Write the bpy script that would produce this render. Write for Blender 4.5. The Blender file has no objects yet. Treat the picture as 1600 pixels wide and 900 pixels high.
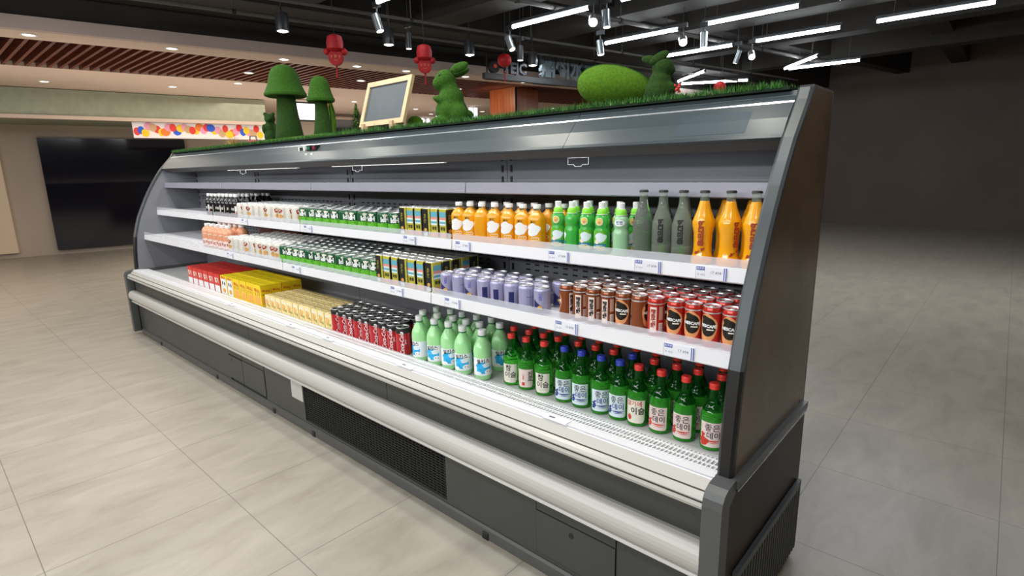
import bpy, bmesh, math, random
from mathutils import Matrix, Vector

# ---------------------------------------------------------------- camera, world, exposure
S = bpy.context.scene
C = S.collection
ROWS = ((0.7439403, 0.6679478, -0.0199637), (0.1258079, -0.1693366, -0.9774955), (-0.6562966, 0.7246867, -0.2100094))
cam_data = bpy.data.cameras.new('camera')
cam_data.sensor_width = 36.0
cam_data.lens = 36.0 * 857.2 / 1600.0
cam_data.clip_start = 0.02
cam = bpy.data.objects.new('camera', cam_data)
C.objects.link(cam)
r_, d_, f_ = [Vector(v) for v in ROWS]
cam.matrix_world = Matrix(((r_.x, -d_.x, -f_.x, 0), (r_.y, -d_.y, -f_.y, 0), (r_.z, -d_.z, -f_.z, 1.5), (0, 0, 0, 1)))
S.camera = cam
S.view_settings.view_transform = 'Standard'
S.view_settings.look = 'None'
S.view_settings.gamma = 1.0
S.view_settings.use_curve_mapping = False
S.view_settings.exposure = 0.0
try:
    S.cycles.use_denoising = True
    S.cycles.max_bounces = 10
    S.cycles.transmission_bounces = 8
    S.cycles.transparent_max_bounces = 12
    S.cycles.sample_clamp_indirect = 6.0
    S.cycles.caustics_refractive = False
    S.cycles.caustics_reflective = False
except Exception:
    pass
world = bpy.data.worlds.new('world')
S.world = world
world.use_nodes = True
world.node_tree.nodes['Background'].inputs[0].default_value = (1.0, 0.93, 0.86, 1)
world.node_tree.nodes['Background'].inputs[1].default_value = 0.03


def area(name, loc, rot, sx, sy, power, color=(1, 1, 1)):
    l = bpy.data.lights.new(name, 'AREA')
    l.shape = 'RECTANGLE'
    l.size, l.size_y, l.energy, l.color = sx, sy, power, color
    o = bpy.data.objects.new(name, l)
    C.objects.link(o)
    o.location = loc
    o.rotation_euler = rot
    return o


# rows of ceiling tubes over the shopping aisle in front of the fridge and behind the camera, plus one added fill
area('aisle_area_light', (-3.0, 1.15, 3.15), (0, 0, 0), 7.0, 0.14, 72, (0.96, 0.98, 1.0))
area('aisle_area_light', (-2.4, -0.7, 3.15), (0, 0, 0), 7.0, 0.14, 78, (0.96, 0.98, 1.0))
area('aisle_area_light', (-2.4, -2.8, 3.15), (math.radians(25), 0, 0), 8.0, 0.16, 95, (0.96, 0.98, 1.0))
area('aisle_area_light', (-2.8, -5.2, 2.9), (math.radians(62), 0, 0), 9.0, 0.3, 190, (0.96, 0.98, 1.0))  # unseen low fill, added to brighten the walls under the shelves
area('aisle_area_light', (-8.2, -0.8, 2.9), (0, 0, 0), 4.0, 0.3, 55, (1.0, 0.95, 0.88))
# spot lamps straight above the fridge front (they glint in the steel fascia)
for x_, y_ in ((-2.61, 1.65), (-2.31, 1.62), (-4.6, 1.62), (-5.75, 1.62), (-1.02, 1.7)):
    l_ = area('fridge_spot_light', (x_, y_, 3.0), (0, 0, 0), 0.09, 0.09, 7, (1.0, 0.93, 0.8))
    l_.data.shape = 'DISK'
# rows of ceiling tubes over the rest of the shop, behind the fridge
area('shop_tube_light', (-3.0, 7.0, 3.12), (0, 0, 0), 6.0, 0.16, 60, (0.95, 0.98, 1.0))
area('shop_tube_light', (1.5, 8.4, 3.12), (0, 0, 0), 6.0, 0.16, 60, (0.95, 0.98, 1.0))
# weak strip lamp of the fridge, under its canopy
area('canopy_strip_light', (-3.38, 1.87, 1.56), (0, 0, 0), 5.5, 0.03, 5, (0.94, 0.97, 1.0))
# mall lighting
area('mall_light', (-10.6, 5.5, 2.9), (0, 0, 0.2), 2.5, 9.0, 130, (1.0, 0.9, 0.78))
area('mall_uplight', (-10.2, 4.5, 1.4), (math.pi, 0, 0.2), 3.0, 9.0, 80, (1.0, 0.86, 0.74))
area('pillar_spot_light', (-7.45, 7.35, 2.85), (math.radians(35), 0, 0), 0.1, 0.1, 6, (1.0, 0.75, 0.5))
area('mall_light', (-9.2, 1.0, 2.9), (0, 0, 0.2), 1.2, 5.0, 30, (1.0, 0.9, 0.78))

U = Vector((0.20358, 0.97906, 0))
N = Vector((-0.97906, 0.20358, 0))


def MP(n, u, z):
    p = N * n + U * u
    return (p.x, p.y, z)


# ---------------------------------------------------------------- materials
MATS = {}


def mat(name, col, rough=0.5, metal=0.0, trans=0.0, emit=0.0, alpha=1.0, noise=0.0, scale=8.0, coat=0.0, ior=1.45, bump=0.0, bscale=60.0, sheen=0.0, stretch=(1, 1, 1), sss=0.0):
    if name in MATS:
        return MATS[name]
    m = bpy.data.materials.new(name)
    m.use_nodes = True
    nt = m.node_tree
    b = nt.nodes['Principled BSDF']
    b.inputs['Base Color'].default_value = (*col, 1)
    b.inputs['Roughness'].default_value = rough
    b.inputs['Metallic'].default_value = metal
    b.inputs['Transmission Weight'].default_value = trans
    b.inputs['IOR'].default_value = ior
    b.inputs['Alpha'].default_value = alpha
    b.inputs['Coat Weight'].default_value = coat
    b.inputs['Coat Roughness'].default_value = 0.08
    if sheen:
        b.inputs['Sheen Weight'].default_value = sheen
        b.inputs['Sheen Roughness'].default_value = 0.5
        b.inputs['Sheen Tint'].default_value = (0.4, 0.8, 0.1, 1)
    if sss:
        b.inputs['Subsurface Weight'].default_value = sss
        b.inputs['Subsurface Radius'].default_value = (0.02, 0.03, 0.015)
    if emit:
        b.inputs['Emission Color'].default_value = (*col, 1)
        b.inputs['Emission Strength'].default_value = emit
    tc = nt.nodes.new('ShaderNodeTexCoord')
    mp = nt.nodes.new('ShaderNodeMapping')
    mp.inputs['Scale'].default_value = stretch
    nt.links.new(tc.outputs['Object'], mp.inputs['Vector'])
    if noise:
        n = nt.nodes.new('ShaderNodeTexNoise')
        n.inputs['Scale'].default_value = scale
        n.inputs['Detail'].default_value = 5
        nt.links.new(mp.outputs['Vector'], n.inputs['Vector'])
        cr = nt.nodes.new('ShaderNodeValToRGB')
        cr.color_ramp.elements[0].position = 0.3
        cr.color_ramp.elements[1].position = 0.7
        cr.color_ramp.elements[0].color = (*[max(0, c * (1 - noise)) for c in col], 1)
        cr.color_ramp.elements[1].color = (*[min(1, c * (1 + noise)) for c in col], 1)
        nt.links.new(n.outputs['Fac'], cr.inputs['Fac'])
        nt.links.new(cr.outputs['Color'], b.inputs['Base Color'])
    if bump:
        n2 = nt.nodes.new('ShaderNodeTexNoise')
        n2.inputs['Scale'].default_value = bscale
        n2.inputs['Detail'].default_value = 4
        nt.links.new(mp.outputs['Vector'], n2.inputs['Vector'])
        bp = nt.nodes.new('ShaderNodeBump')
        bp.inputs['Strength'].default_value = bump
        bp.inputs['Distance'].default_value = 0.01
        nt.links.new(n2.outputs['Fac'], bp.inputs['Height'])
        nt.links.new(bp.outputs['Normal'], b.inputs['Normal'])
    MATS[name] = m
    return m


def floor_mat():
    m = bpy.data.materials.new('floor_tiles')
    m.use_nodes = True
    nt = m.node_tree
    b = nt.nodes['Principled BSDF']
    b.inputs['Roughness'].default_value = 0.32
    tc = nt.nodes.new('ShaderNodeTexCoord')
    mp = nt.nodes.new('ShaderNodeMapping')
    mp.inputs['Location'].default_value = (2.625, -0.835, 0)
    nt.links.new(tc.outputs['Object'], mp.inputs['Vector'])
    br = nt.nodes.new('ShaderNodeTexBrick')
    br.offset = 0.0
    br.offset_frequency = 2
    br.squash = 1.0
    br.inputs['Scale'].default_value = 1.0
    br.inputs['Mortar Size'].default_value = 0.0018
    br.inputs['Mortar Smooth'].default_value = 0.1
    br.inputs['Brick Width'].default_value = 0.69
    br.inputs['Row Height'].default_value = 0.69
    nt.links.new(mp.outputs['Vector'], br.inputs['Vector'])
    mp2 = nt.nodes.new('ShaderNodeMapping')
    mp2.inputs['Scale'].default_value = (3.2, 1.1, 1)
    mp2.inputs['Rotation'].default_value = (0, 0, 0.5)
    nt.links.new(tc.outputs['Object'], mp2.inputs['Vector'])
    n = nt.nodes.new('ShaderNodeTexNoise')
    n.inputs['Scale'].default_value = 2.2
    n.inputs['Detail'].default_value = 7
    n.inputs['Roughness'].default_value = 0.62
    n.inputs['Distortion'].default_value = 0.6
    nt.links.new(mp2.outputs['Vector'], n.inputs['Vector'])
    cr = nt.nodes.new('ShaderNodeValToRGB')
    e = cr.color_ramp.elements
    e[0].position, e[0].color = 0.3, (0.31, 0.28, 0.232, 1)
    e[1].position, e[1].color = 0.72, (0.43, 0.395, 0.33, 1)
    k = e.new(0.5)
    k.color = (0.37, 0.337, 0.28, 1)
    nt.links.new(n.outputs['Fac'], cr.inputs['Fac'])
    mx = nt.nodes.new('ShaderNodeMix')
    mx.data_type = 'RGBA'
    nt.links.new(br.outputs['Fac'], mx.inputs['Factor'])
    nt.links.new(cr.outputs['Color'], mx.inputs['A'])
    mx.inputs['B'].default_value = (0.17, 0.155, 0.13, 1)
    nt.links.new(mx.outputs['Result'], b.inputs['Base Color'])
    return m


def wood_mat(name, c1, c2, rough=0.35, stretch=(14, 14, 0.7), bands=0.0):
    m = bpy.data.materials.new(name)
    m.use_nodes = True
    nt = m.node_tree
    b = nt.nodes['Principled BSDF']
    b.inputs['Roughness'].default_value = rough
    tc = nt.nodes.new('ShaderNodeTexCoord')
    mp = nt.nodes.new('ShaderNodeMapping')
    mp.inputs['Scale'].default_value = stretch
    nt.links.new(tc.outputs['Object'], mp.inputs['Vector'])
    n = nt.nodes.new('ShaderNodeTexNoise')
    n.inputs['Scale'].default_value = 1.5
    n.inputs['Detail'].default_value = 8
    n.inputs['Distortion'].default_value = 0.8
    nt.links.new(mp.outputs['Vector'], n.inputs['Vector'])
    cr = nt.nodes.new('ShaderNodeValToRGB')
    cr.color_ramp.elements[0].position, cr.color_ramp.elements[1].position = 0.3, 0.7
    cr.color_ramp.elements[0].color = (*c1, 1)
    cr.color_ramp.elements[1].color = (*c2, 1)
    nt.links.new(n.outputs['Fac'], cr.inputs['Fac'])
    nt.links.new(cr.outputs['Color'], b.inputs['Base Color'])
    return m


M_FLOOR = floor_mat()
M_CAB = mat('dark_grey_enamel', (0.05, 0.053, 0.05), 0.42, noise=0.06, scale=3)
M_CABIN = mat('grey_enamel_interior', (0.2, 0.205, 0.225), 0.5, noise=0.05, scale=3)
M_DECK = mat('grey_deck_lining', (0.6, 0.61, 0.6), 0.5, noise=0.05)
M_WHITE = mat('white_enamel', (0.78, 0.79, 0.82), 0.35, noise=0.02)
M_CREAM = mat('cream_plastic_rail', (0.5, 0.49, 0.455), 0.25)
M_LINE = mat('groove_dark', (0.08, 0.07, 0.06), 0.7)
M_BLACK = mat('black_plastic', (0.012, 0.012, 0.012), 0.4, noise=0.1)
M_ALU = mat('brushed_blue_steel', (0.05, 0.066, 0.075), 0.3, metal=0.08, noise=0.06, scale=4, stretch=(0.4, 8, 8))
M_ALU2 = mat('steel_film_patch', (0.035, 0.055, 0.07), 0.42, metal=0.1, noise=0.05)
for _m in (M_ALU, M_ALU2):
    _m.node_tree.nodes['Principled BSDF'].inputs['Specular IOR Level'].default_value = 0.3
M_ALU3 = mat('bright_edge_steel', (0.62, 0.68, 0.74), 0.25, metal=0.85, noise=0.03)
M_EDGE = mat('grey_steel_edge', (0.075, 0.085, 0.088), 0.36, metal=0.2, noise=0.05)
M_TAUPE = mat('valance_grey_brown', (0.05, 0.046, 0.042), 0.5)
M_SIDE = mat('smoked_brown_side', (0.14, 0.1, 0.06), 0.25, noise=0.35, scale=2.5, coat=0.1)
M_SIDE2 = mat('dark_side_wood_reflection', (0.03, 0.017, 0.01), 0.35, noise=0.5, scale=2.0)  # dark side base; its brown paints the reflection of wood
for _m, _v in ((M_SIDE, 0.25), (M_SIDE2, 0.15), (M_EDGE, 0.3)):
    _m.node_tree.nodes['Principled BSDF'].inputs['Specular IOR Level'].default_value = _v
M_ACR = mat('clear_acrylic', (0.85, 0.88, 0.95), 0.12, alpha=0.3)
M_GRILLE = mat('white_wire', (0.86, 0.87, 0.88), 0.35, noise=0.02)
M_TAGW = mat('tag_paper', (0.82, 0.84, 0.9), 0.5)
M_TAGB = mat('tag_blue', (0.05, 0.09, 0.42), 0.5)
M_INK = mat('ink_grey', (0.16, 0.17, 0.22), 0.6)
M_RED = mat('vermilion_cap', (0.72, 0.035, 0.025), 0.3, coat=0.4, noise=0.06)
M_BLUE = mat('blue_cap', (0.02, 0.045, 0.42), 0.3, coat=0.4, noise=0.06)
M_SOJU = mat('green_bottle_glass', (0.1, 0.82, 0.07), 0.03, trans=0.76, ior=1.3)
M_SOJUN = mat('green_bottle_neck_glass', (0.015, 0.3, 0.03), 0.02, trans=0.9, ior=1.3)
M_CLEAR = mat('clear_bottle_glass', (0.84, 0.95, 0.8), 0.02, trans=0.88, ior=1.2)
M_ORANGE = mat('orange_juice', (0.95, 0.42, 0.005), 0.16, trans=0.12, coat=0.7, noise=0.05, sss=0.15)
M_JUICE = mat('orange_drink', (0.9, 0.4, 0.008), 0.2, trans=0.15, coat=0.5, noise=0.04, sss=0.15)
M_GLOWG = mat('milky_green_drink', (0.46, 0.9, 0.42), 0.18, trans=0.15, coat=0.5, noise=0.04, sss=0.3)
M_PETG = mat('green_pet', (0.05, 0.5, 0.16), 0.1, trans=0.5, coat=0.5)
M_KIDG = mat('green_drink', (0.07, 0.56, 0.08), 0.18, trans=0.25, coat=0.5, noise=0.08, sss=0.1)
M_KIDL = mat('pale_green_drink', (0.4, 0.72, 0.42), 0.2, trans=0.25, coat=0.4)
M_LIME = mat('lime_cap', (0.25, 0.72, 0.05), 0.35)
M_CAPW = mat('white_cap', (0.8, 0.83, 0.82), 0.35, noise=0.02)
M_TIN = mat('tin_lid', (0.72, 0.73, 0.74), 0.3, metal=0.75, noise=0.08, scale=40)
M_TIND = mat('tin_lid_dark', (0.34, 0.34, 0.35), 0.4, metal=0.7, noise=0.1, scale=40)
M_COKE = mat('deep_red_can', (0.5, 0.012, 0.018), 0.3, metal=0.25, coat=0.4, noise=0.06)
M_NRED = mat('coffee_red_can', (0.52, 0.03, 0.018), 0.28, metal=0.35, coat=0.4, noise=0.08, scale=20)
M_NBR = mat('coffee_copper_can', (0.27, 0.07, 0.022), 0.28, metal=0.4, coat=0.4, noise=0.1, scale=20)
M_GOLD = mat('gold_swirl', (0.8, 0.36, 0.14), 0.35, metal=0.2)
M_DARK = mat('dark_brown_print', (0.012, 0.008, 0.006), 0.4)
M_PAPER = mat('print_cream', (0.83, 0.8, 0.68), 0.5, noise=0.03)
M_PWHITE = mat('print_white', (0.84, 0.86, 0.86), 0.5, noise=0.02)
M_PBLUEW = mat('print_ice_blue', (0.7, 0.82, 0.86), 0.5, noise=0.03)
M_PPINK = mat('print_pale_pink', (0.82, 0.68, 0.63), 0.5, noise=0.03)
M_PK = mat('print_black', (0.012, 0.012, 0.012), 0.5)
M_PRED = mat('print_red', (0.62, 0.05, 0.03), 0.5, noise=0.1)
M_PBL = mat('print_blue', (0.02, 0.04, 0.28), 0.5, noise=0.1)
M_SKY = mat('print_sky_blue', (0.02, 0.42, 0.8), 0.4, noise=0.25, scale=60)
M_LAV = mat('lavender_can', (0.42, 0.41, 0.62), 0.3, metal=0.35, coat=0.3, noise=0.05)
M_NAVY = mat('navy_print', (0.02, 0.022, 0.12), 0.35)
M_VIO = mat('violet_print', (0.1, 0.1, 0.5), 0.4)
M_TEA = mat('greenish_print', (0.03, 0.2, 0.3), 0.4)
M_GCAN = mat('dark_green_can', (0.008, 0.09, 0.035), 0.3, metal=0.3, coat=0.3, noise=0.1)
M_LEAF = mat('leaf_green_print', (0.12, 0.45, 0.03), 0.35, noise=0.35, scale=120)
M_WCAN = mat('ivory_can', (0.66, 0.64, 0.58), 0.32, metal=0.1, coat=0.3, noise=0.04)
M_BREAD = mat('bread_gold', (0.62, 0.33, 0.08), 0.4, noise=0.2, scale=100)
M_MAROON = mat('maroon_print', (0.33, 0.04, 0.015), 0.4, noise=0.1)
M_OLIVE = mat('olive_yellow_tin', (0.48, 0.44, 0.05), 0.35, noise=0.15, scale=60)
M_SALM = mat('salmon_print', (0.72, 0.28, 0.22), 0.4)
M_TEAL = mat('teal_print', (0.12, 0.4, 0.5), 0.4)
M_YEL = mat('yellow_carton', (0.92, 0.66, 0.01), 0.4, noise=0.04)
M_YEL2 = mat('yellow_carton_top', (0.98, 0.8, 0.015), 0.4, noise=0.04)  # top colour raised to make up for dim light there
M_PYEL = mat('pale_yellow_carton', (0.93, 0.72, 0.33), 0.4, noise=0.18, scale=60)
M_REDC = mat('red_carton', (0.66, 0.03, 0.02), 0.4, noise=0.05)
M_PEACH = mat('peach_drink', (0.75, 0.34, 0.2), 0.25, coat=0.4, noise=0.1)
M_BSOY = mat('black_bottle', (0.006, 0.006, 0.008), 0.15, coat=0.6)
M_MOSS = mat('flocked_moss', (0.03, 0.11, 0.003), 0.97, noise=0.35, scale=120, bump=0.7, bscale=400)
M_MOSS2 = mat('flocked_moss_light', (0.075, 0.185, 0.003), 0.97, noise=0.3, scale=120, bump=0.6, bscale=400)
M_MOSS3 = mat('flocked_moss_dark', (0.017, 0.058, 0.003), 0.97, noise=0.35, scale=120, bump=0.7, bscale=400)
M_GRASS = mat('plastic_grass', (0.022, 0.12, 0.012), 0.6, noise=0.5, scale=30)
M_GRASS2 = mat('plastic_grass_light', (0.08, 0.22, 0.035), 0.6, noise=0.4, scale=30)
M_PINE = wood_mat('pale_pine', (0.5, 0.37, 0.2), (0.62, 0.48, 0.28), 0.5, (3, 3, 3))
M_CHALK = mat('grey_chalkboard', (0.06, 0.078, 0.09), 0.5, noise=0.12, scale=6)
M_TUBE = mat('lit_tube', (0.9, 0.95, 1.0), 0.5, emit=30.0)
M_LAMP = mat('lit_lamp_face', (1.0, 0.97, 0.9), 0.5, emit=9.0)
M_DOWN = mat('lit_downlight', (1.0, 0.93, 0.82), 0.5, emit=4.0)
M_SCREEN = mat('lit_screen', (0.92, 0.97, 1.0), 0.5, emit=1.2)
M_LAMPB = mat('spotlight_body', (0.05, 0.055, 0.06), 0.35, metal=0.3)
M_LAMPS = mat('spotlight_silver', (0.32, 0.36, 0.38), 0.3, metal=0.6)
M_SLAB = mat('painted_concrete_soffit', (0.42, 0.3, 0.22), 0.9, noise=0.15, scale=1.5)
M_BEAM = mat('dark_painted_beam', (0.022, 0.02, 0.018), 0.8, noise=0.2, scale=2)
M_PIPE = mat('grey_pipe', (0.09, 0.085, 0.08), 0.65, metal=0.0, noise=0.1)
M_MCEIL = mat('mall_plaster', (0.6, 0.48, 0.4), 0.8, noise=0.04, scale=1)
M_MCEIL2 = mat('mall_bulkhead', (0.46, 0.37, 0.33), 0.8, noise=0.05, scale=1)
M_SLAT = wood_mat('red_brown_slat', (0.1, 0.022, 0.012), (0.16, 0.04, 0.02), 0.4, (2, 10, 10))
M_PILLAR = wood_mat('orange_brown_veneer', (0.2, 0.05, 0.015), (0.36, 0.1, 0.03), 0.35)
M_LANT = mat('red_felt', (0.38, 0.004, 0.008), 0.6, noise=0.2, scale=30)
M_LANTG = mat('gold_print', (0.45, 0.1, 0.03), 0.45)
M_SIGN = mat('sign_frame_grey', (0.05, 0.052, 0.055), 0.5, metal=0.3, noise=0.1)
M_LETT = mat('letter_back_grey', (0.13, 0.165, 0.18), 0.4, metal=0.4, noise=0.15, scale=12)


# ---------------------------------------------------------------- mesh helpers
class MB:
    def __init__(s):
        s.v, s.f, s.m, s.mats = [], [], [], []

    def mi(s, m):
        if m not in s.mats:
            s.mats.append(m)
        return s.mats.index(m)

    def add(s, vs, fs, m):
        o = len(s.v)
        s.v += [tuple(v) for v in vs]
        i = s.mi(m)
        for f in fs:
            s.f.append([o + k for k in f])
            s.m.append(i)

    def box(s, x0, x1, y0, y1, z0, z1, m, bev=0.0):
        if bev <= 0:
            vs = [(x, y, z) for z in (z0, z1) for y in (y0, y1) for x in (x0, x1)]
            s.add(vs, [(0, 2, 3, 1), (4, 5, 7, 6), (0, 1, 5, 4), (2, 6, 7, 3), (0, 4, 6, 2), (1, 3, 7, 5)], m)
            return
        # rounded in plan, small bevel on top and bottom
        def ring(z, ins):
            pts = []
            for cx, cy, a0 in ((x1 - bev, y1 - bev, 0), (x0 + bev, y1 - bev, 90), (x0 + bev, y0 + bev, 180), (x1 - bev, y0 + bev, 270)):
                for k in range(4):
                    a = math.radians(a0 + 30 * k)
                    r = max(bev - ins, 0.0002)
                    pts.append((cx + r * math.cos(a), cy + r * math.sin(a), z))
            return pts
        rs = [ring(z0, bev * 0.5), ring(z0 + bev * 0.5, 0), ring(z1 - bev * 0.5, 0), ring(z1, bev * 0.5)]
        n = 16
        vs = sum(rs, [])
        fs = []
        for j in range(3):
            for k in range(n):
                fs.append((j * n + k, j * n + (k + 1) % n, (j + 1) * n + (k + 1) % n, (j + 1) * n + k))
        fs.append(tuple(range(3 * n, 4 * n)))
        fs.append(tuple(reversed(range(n))))
        s.add(vs, fs, m)

    def lathe(s, prof, n=24, m=None, c=(0, 0), sq=0.0):
        """prof: list of (r, z[, material]) ; sq squares the section off towards a rounded box"""
        cur = m
        rings = []
        for p in prof:
            ring = []
            for k in range(n):
                a = 2 * math.pi * k / n
                r = p[0]
                if sq:
                    e = 1.0 / (abs(math.cos(a)) ** 6 + abs(math.sin(a)) ** 6) ** (1 / 6.0)
                    r = p[0] * (1 + (e - 1) * sq)
                ring.append((c[0] + r * math.cos(a), c[1] + r * math.sin(a), p[1]))
            rings.append(ring)
        base = len(s.v)
        for ring in rings:
            s.v += ring
        for j in range(len(prof) - 1):
            if len(prof[j + 1]) > 2:
                cur = prof[j + 1][2]
            i = s.mi(cur)
            for k in range(n):
                s.f.append([base + j * n + k, base + j * n + (k + 1) % n, base + (j + 1) * n + (k + 1) % n, base + (j + 1) * n + k])
                s.m.append(i)
        for j, rev in ((0, True), (len(prof) - 1, False)):
            if prof[j][0] > 1e-5:
                f = [base + j * n + k for k in range(n)]
                s.f.append(f[::-1] if rev else f)
                s.m.append(s.mi(cur if j else (prof[1][2] if len(prof[1]) > 2 else cur)))

    def tube(s, a, b, r, m, n=10, r2=None):
        a, b = Vector(a), Vector(b)
        d = (b - a)
        q = d.to_track_quat('Z', 'Y')
        vs = []
        for p, rr in ((a, r), (b, r if r2 is None else r2)):
            for k in range(n):
                t = 2 * math.pi * k / n
                vs.append(p + q @ Vector((rr * math.cos(t), rr * math.sin(t), 0)))
        fs = [(k, (k + 1) % n, n + (k + 1) % n, n + k) for k in range(n)]
        fs += [tuple(reversed(range(n))), tuple(range(n, 2 * n))]
        s.add(vs, fs, m)

    def path(s, pts, r, m, n=8):
        for a, b in zip(pts, pts[1:]):
            s.tube(a, b, r, m, n)

    def extr(s, prof, x0, x1, mats, closed=True):
        """YZ profile extruded along X; mats one or a list per segment"""
        n = len(prof)
        vs = [(x0, y, z) for y, z in prof] + [(x1, y, z) for y, z in prof]
        cnt = n if closed else n - 1
        for k in range(cnt):
            m = mats[k] if isinstance(mats, (list, tuple)) else mats
            j = (k + 1) % n
            s.add([vs[k], vs[j], vs[n + j], vs[n + k]], [(0, 1, 2, 3)], m)
        if closed:
            m = mats[0] if isinstance(mats, (list, tuple)) else mats
            s.add(vs[:n], [tuple(range(n))], m)
            s.add(vs[n:], [tuple(reversed(range(n)))], m)

    def ell(s, c, r, m, seg=20, rings=12, rot=None):
        vs, fs = [], []
        R3 = rot if rot is not None else Matrix.Identity(3)
        for j in range(rings + 1):
            ph = math.pi * j / rings
            for k in range(seg):
                a = 2 * math.pi * k / seg
                v = Vector((r[0] * math.sin(ph) * math.cos(a), r[1] * math.sin(ph) * math.sin(a), r[2] * math.cos(ph)))
                vs.append(Vector(c) + R3 @ v)
        for j in range(rings):
            for k in range(seg):
                fs.append((j * seg + k, (j + 1) * seg + k, (j + 1) * seg + (k + 1) % seg, j * seg + (k + 1) % seg))
        s.add(vs, fs, m)

    def build(s, name, parent=None, smooth=True, ang=35, xf=None):
        me = bpy.data.meshes.new(name)
        vs = s.v if xf is None else [xf(v) for v in s.v]
        me.from_pydata(vs, [], s.f)
        for m in s.mats:
            me.materials.append(m)
        me.polygons.foreach_set('material_index', s.m)
        if smooth:
            me.polygons.foreach_set('use_smooth', [True] * len(me.polygons))
            me.update()
            try:
                me.set_sharp_from_angle(angle=math.radians(ang))
            except Exception:
                pass
        me.update()
        o = bpy.data.objects.new(name, me)
        C.objects.link(o)
        if parent is not None:
            o.parent = parent
        return o


def tag(o, label=None, cat=None, group=None, kind=None):
    if label:
        o['label'] = label
    if cat:
        o['category'] = cat
    if group:
        o['group'] = group
    if kind:
        o['kind'] = kind
    return o


def empty(name, loc=(0, 0, 0), rz=0.0):
    o = bpy.data.objects.new(name, None)
    o.empty_display_size = 0.05
    C.objects.link(o)
    o.location = loc
    o.rotation_euler = (0, 0, rz)
    return o


def copy_tree(o, parent=None):
    c = o.copy()
    C.objects.link(c)
    c.parent = parent
    for ch in o.children:
        copy_tree(ch, c)
    return c


TXT = {}


def text_geo(s, size, bold=0.0, shear=0.0, res=2):
    key = (s, bold, shear, res)
    if key not in TXT:
        cu = bpy.data.curves.new('text', 'FONT')
        cu.body = s
        cu.size = 1.0
        cu.resolution_u = res
        cu.offset = bold
        cu.shear = shear
        cu.align_x = 'CENTER'
        cu.align_y = 'CENTER'
        cu.space_line = 0.9
        cu.fill_mode = 'FRONT'
        o = bpy.data.objects.new('text', cu)
        me = bpy.data.meshes.new_from_object(o)
        bm = bmesh.new()
        bm.from_mesh(me)
        for ax in (0, 1):
            if not bm.verts:
                break
            lo = min(v.co[ax] for v in bm.verts)
            hi = max(v.co[ax] for v in bm.verts)
            t = lo + 0.13
            while t < hi:
                bmesh.ops.bisect_plane(bm, geom=bm.verts[:] + bm.edges[:] + bm.faces[:], plane_co=(t, 0, 0) if ax == 0 else (0, t, 0), plane_no=(1, 0, 0) if ax == 0 else (0, 1, 0))
                t += 0.13
        bm.to_mesh(me)
        bm.free()
        vs = [(v.co.x, v.co.y) for v in me.vertices]
        fs = [tuple(p.vertices) for p in me.polygons]
        bpy.data.objects.remove(o)
        bpy.data.meshes.remove(me)
        bpy.data.curves.remove(cu)
        TXT[key] = (vs, fs)
    vs, fs = TXT[key]
    return [(x * size, y * size) for x, y in vs], fs


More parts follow.
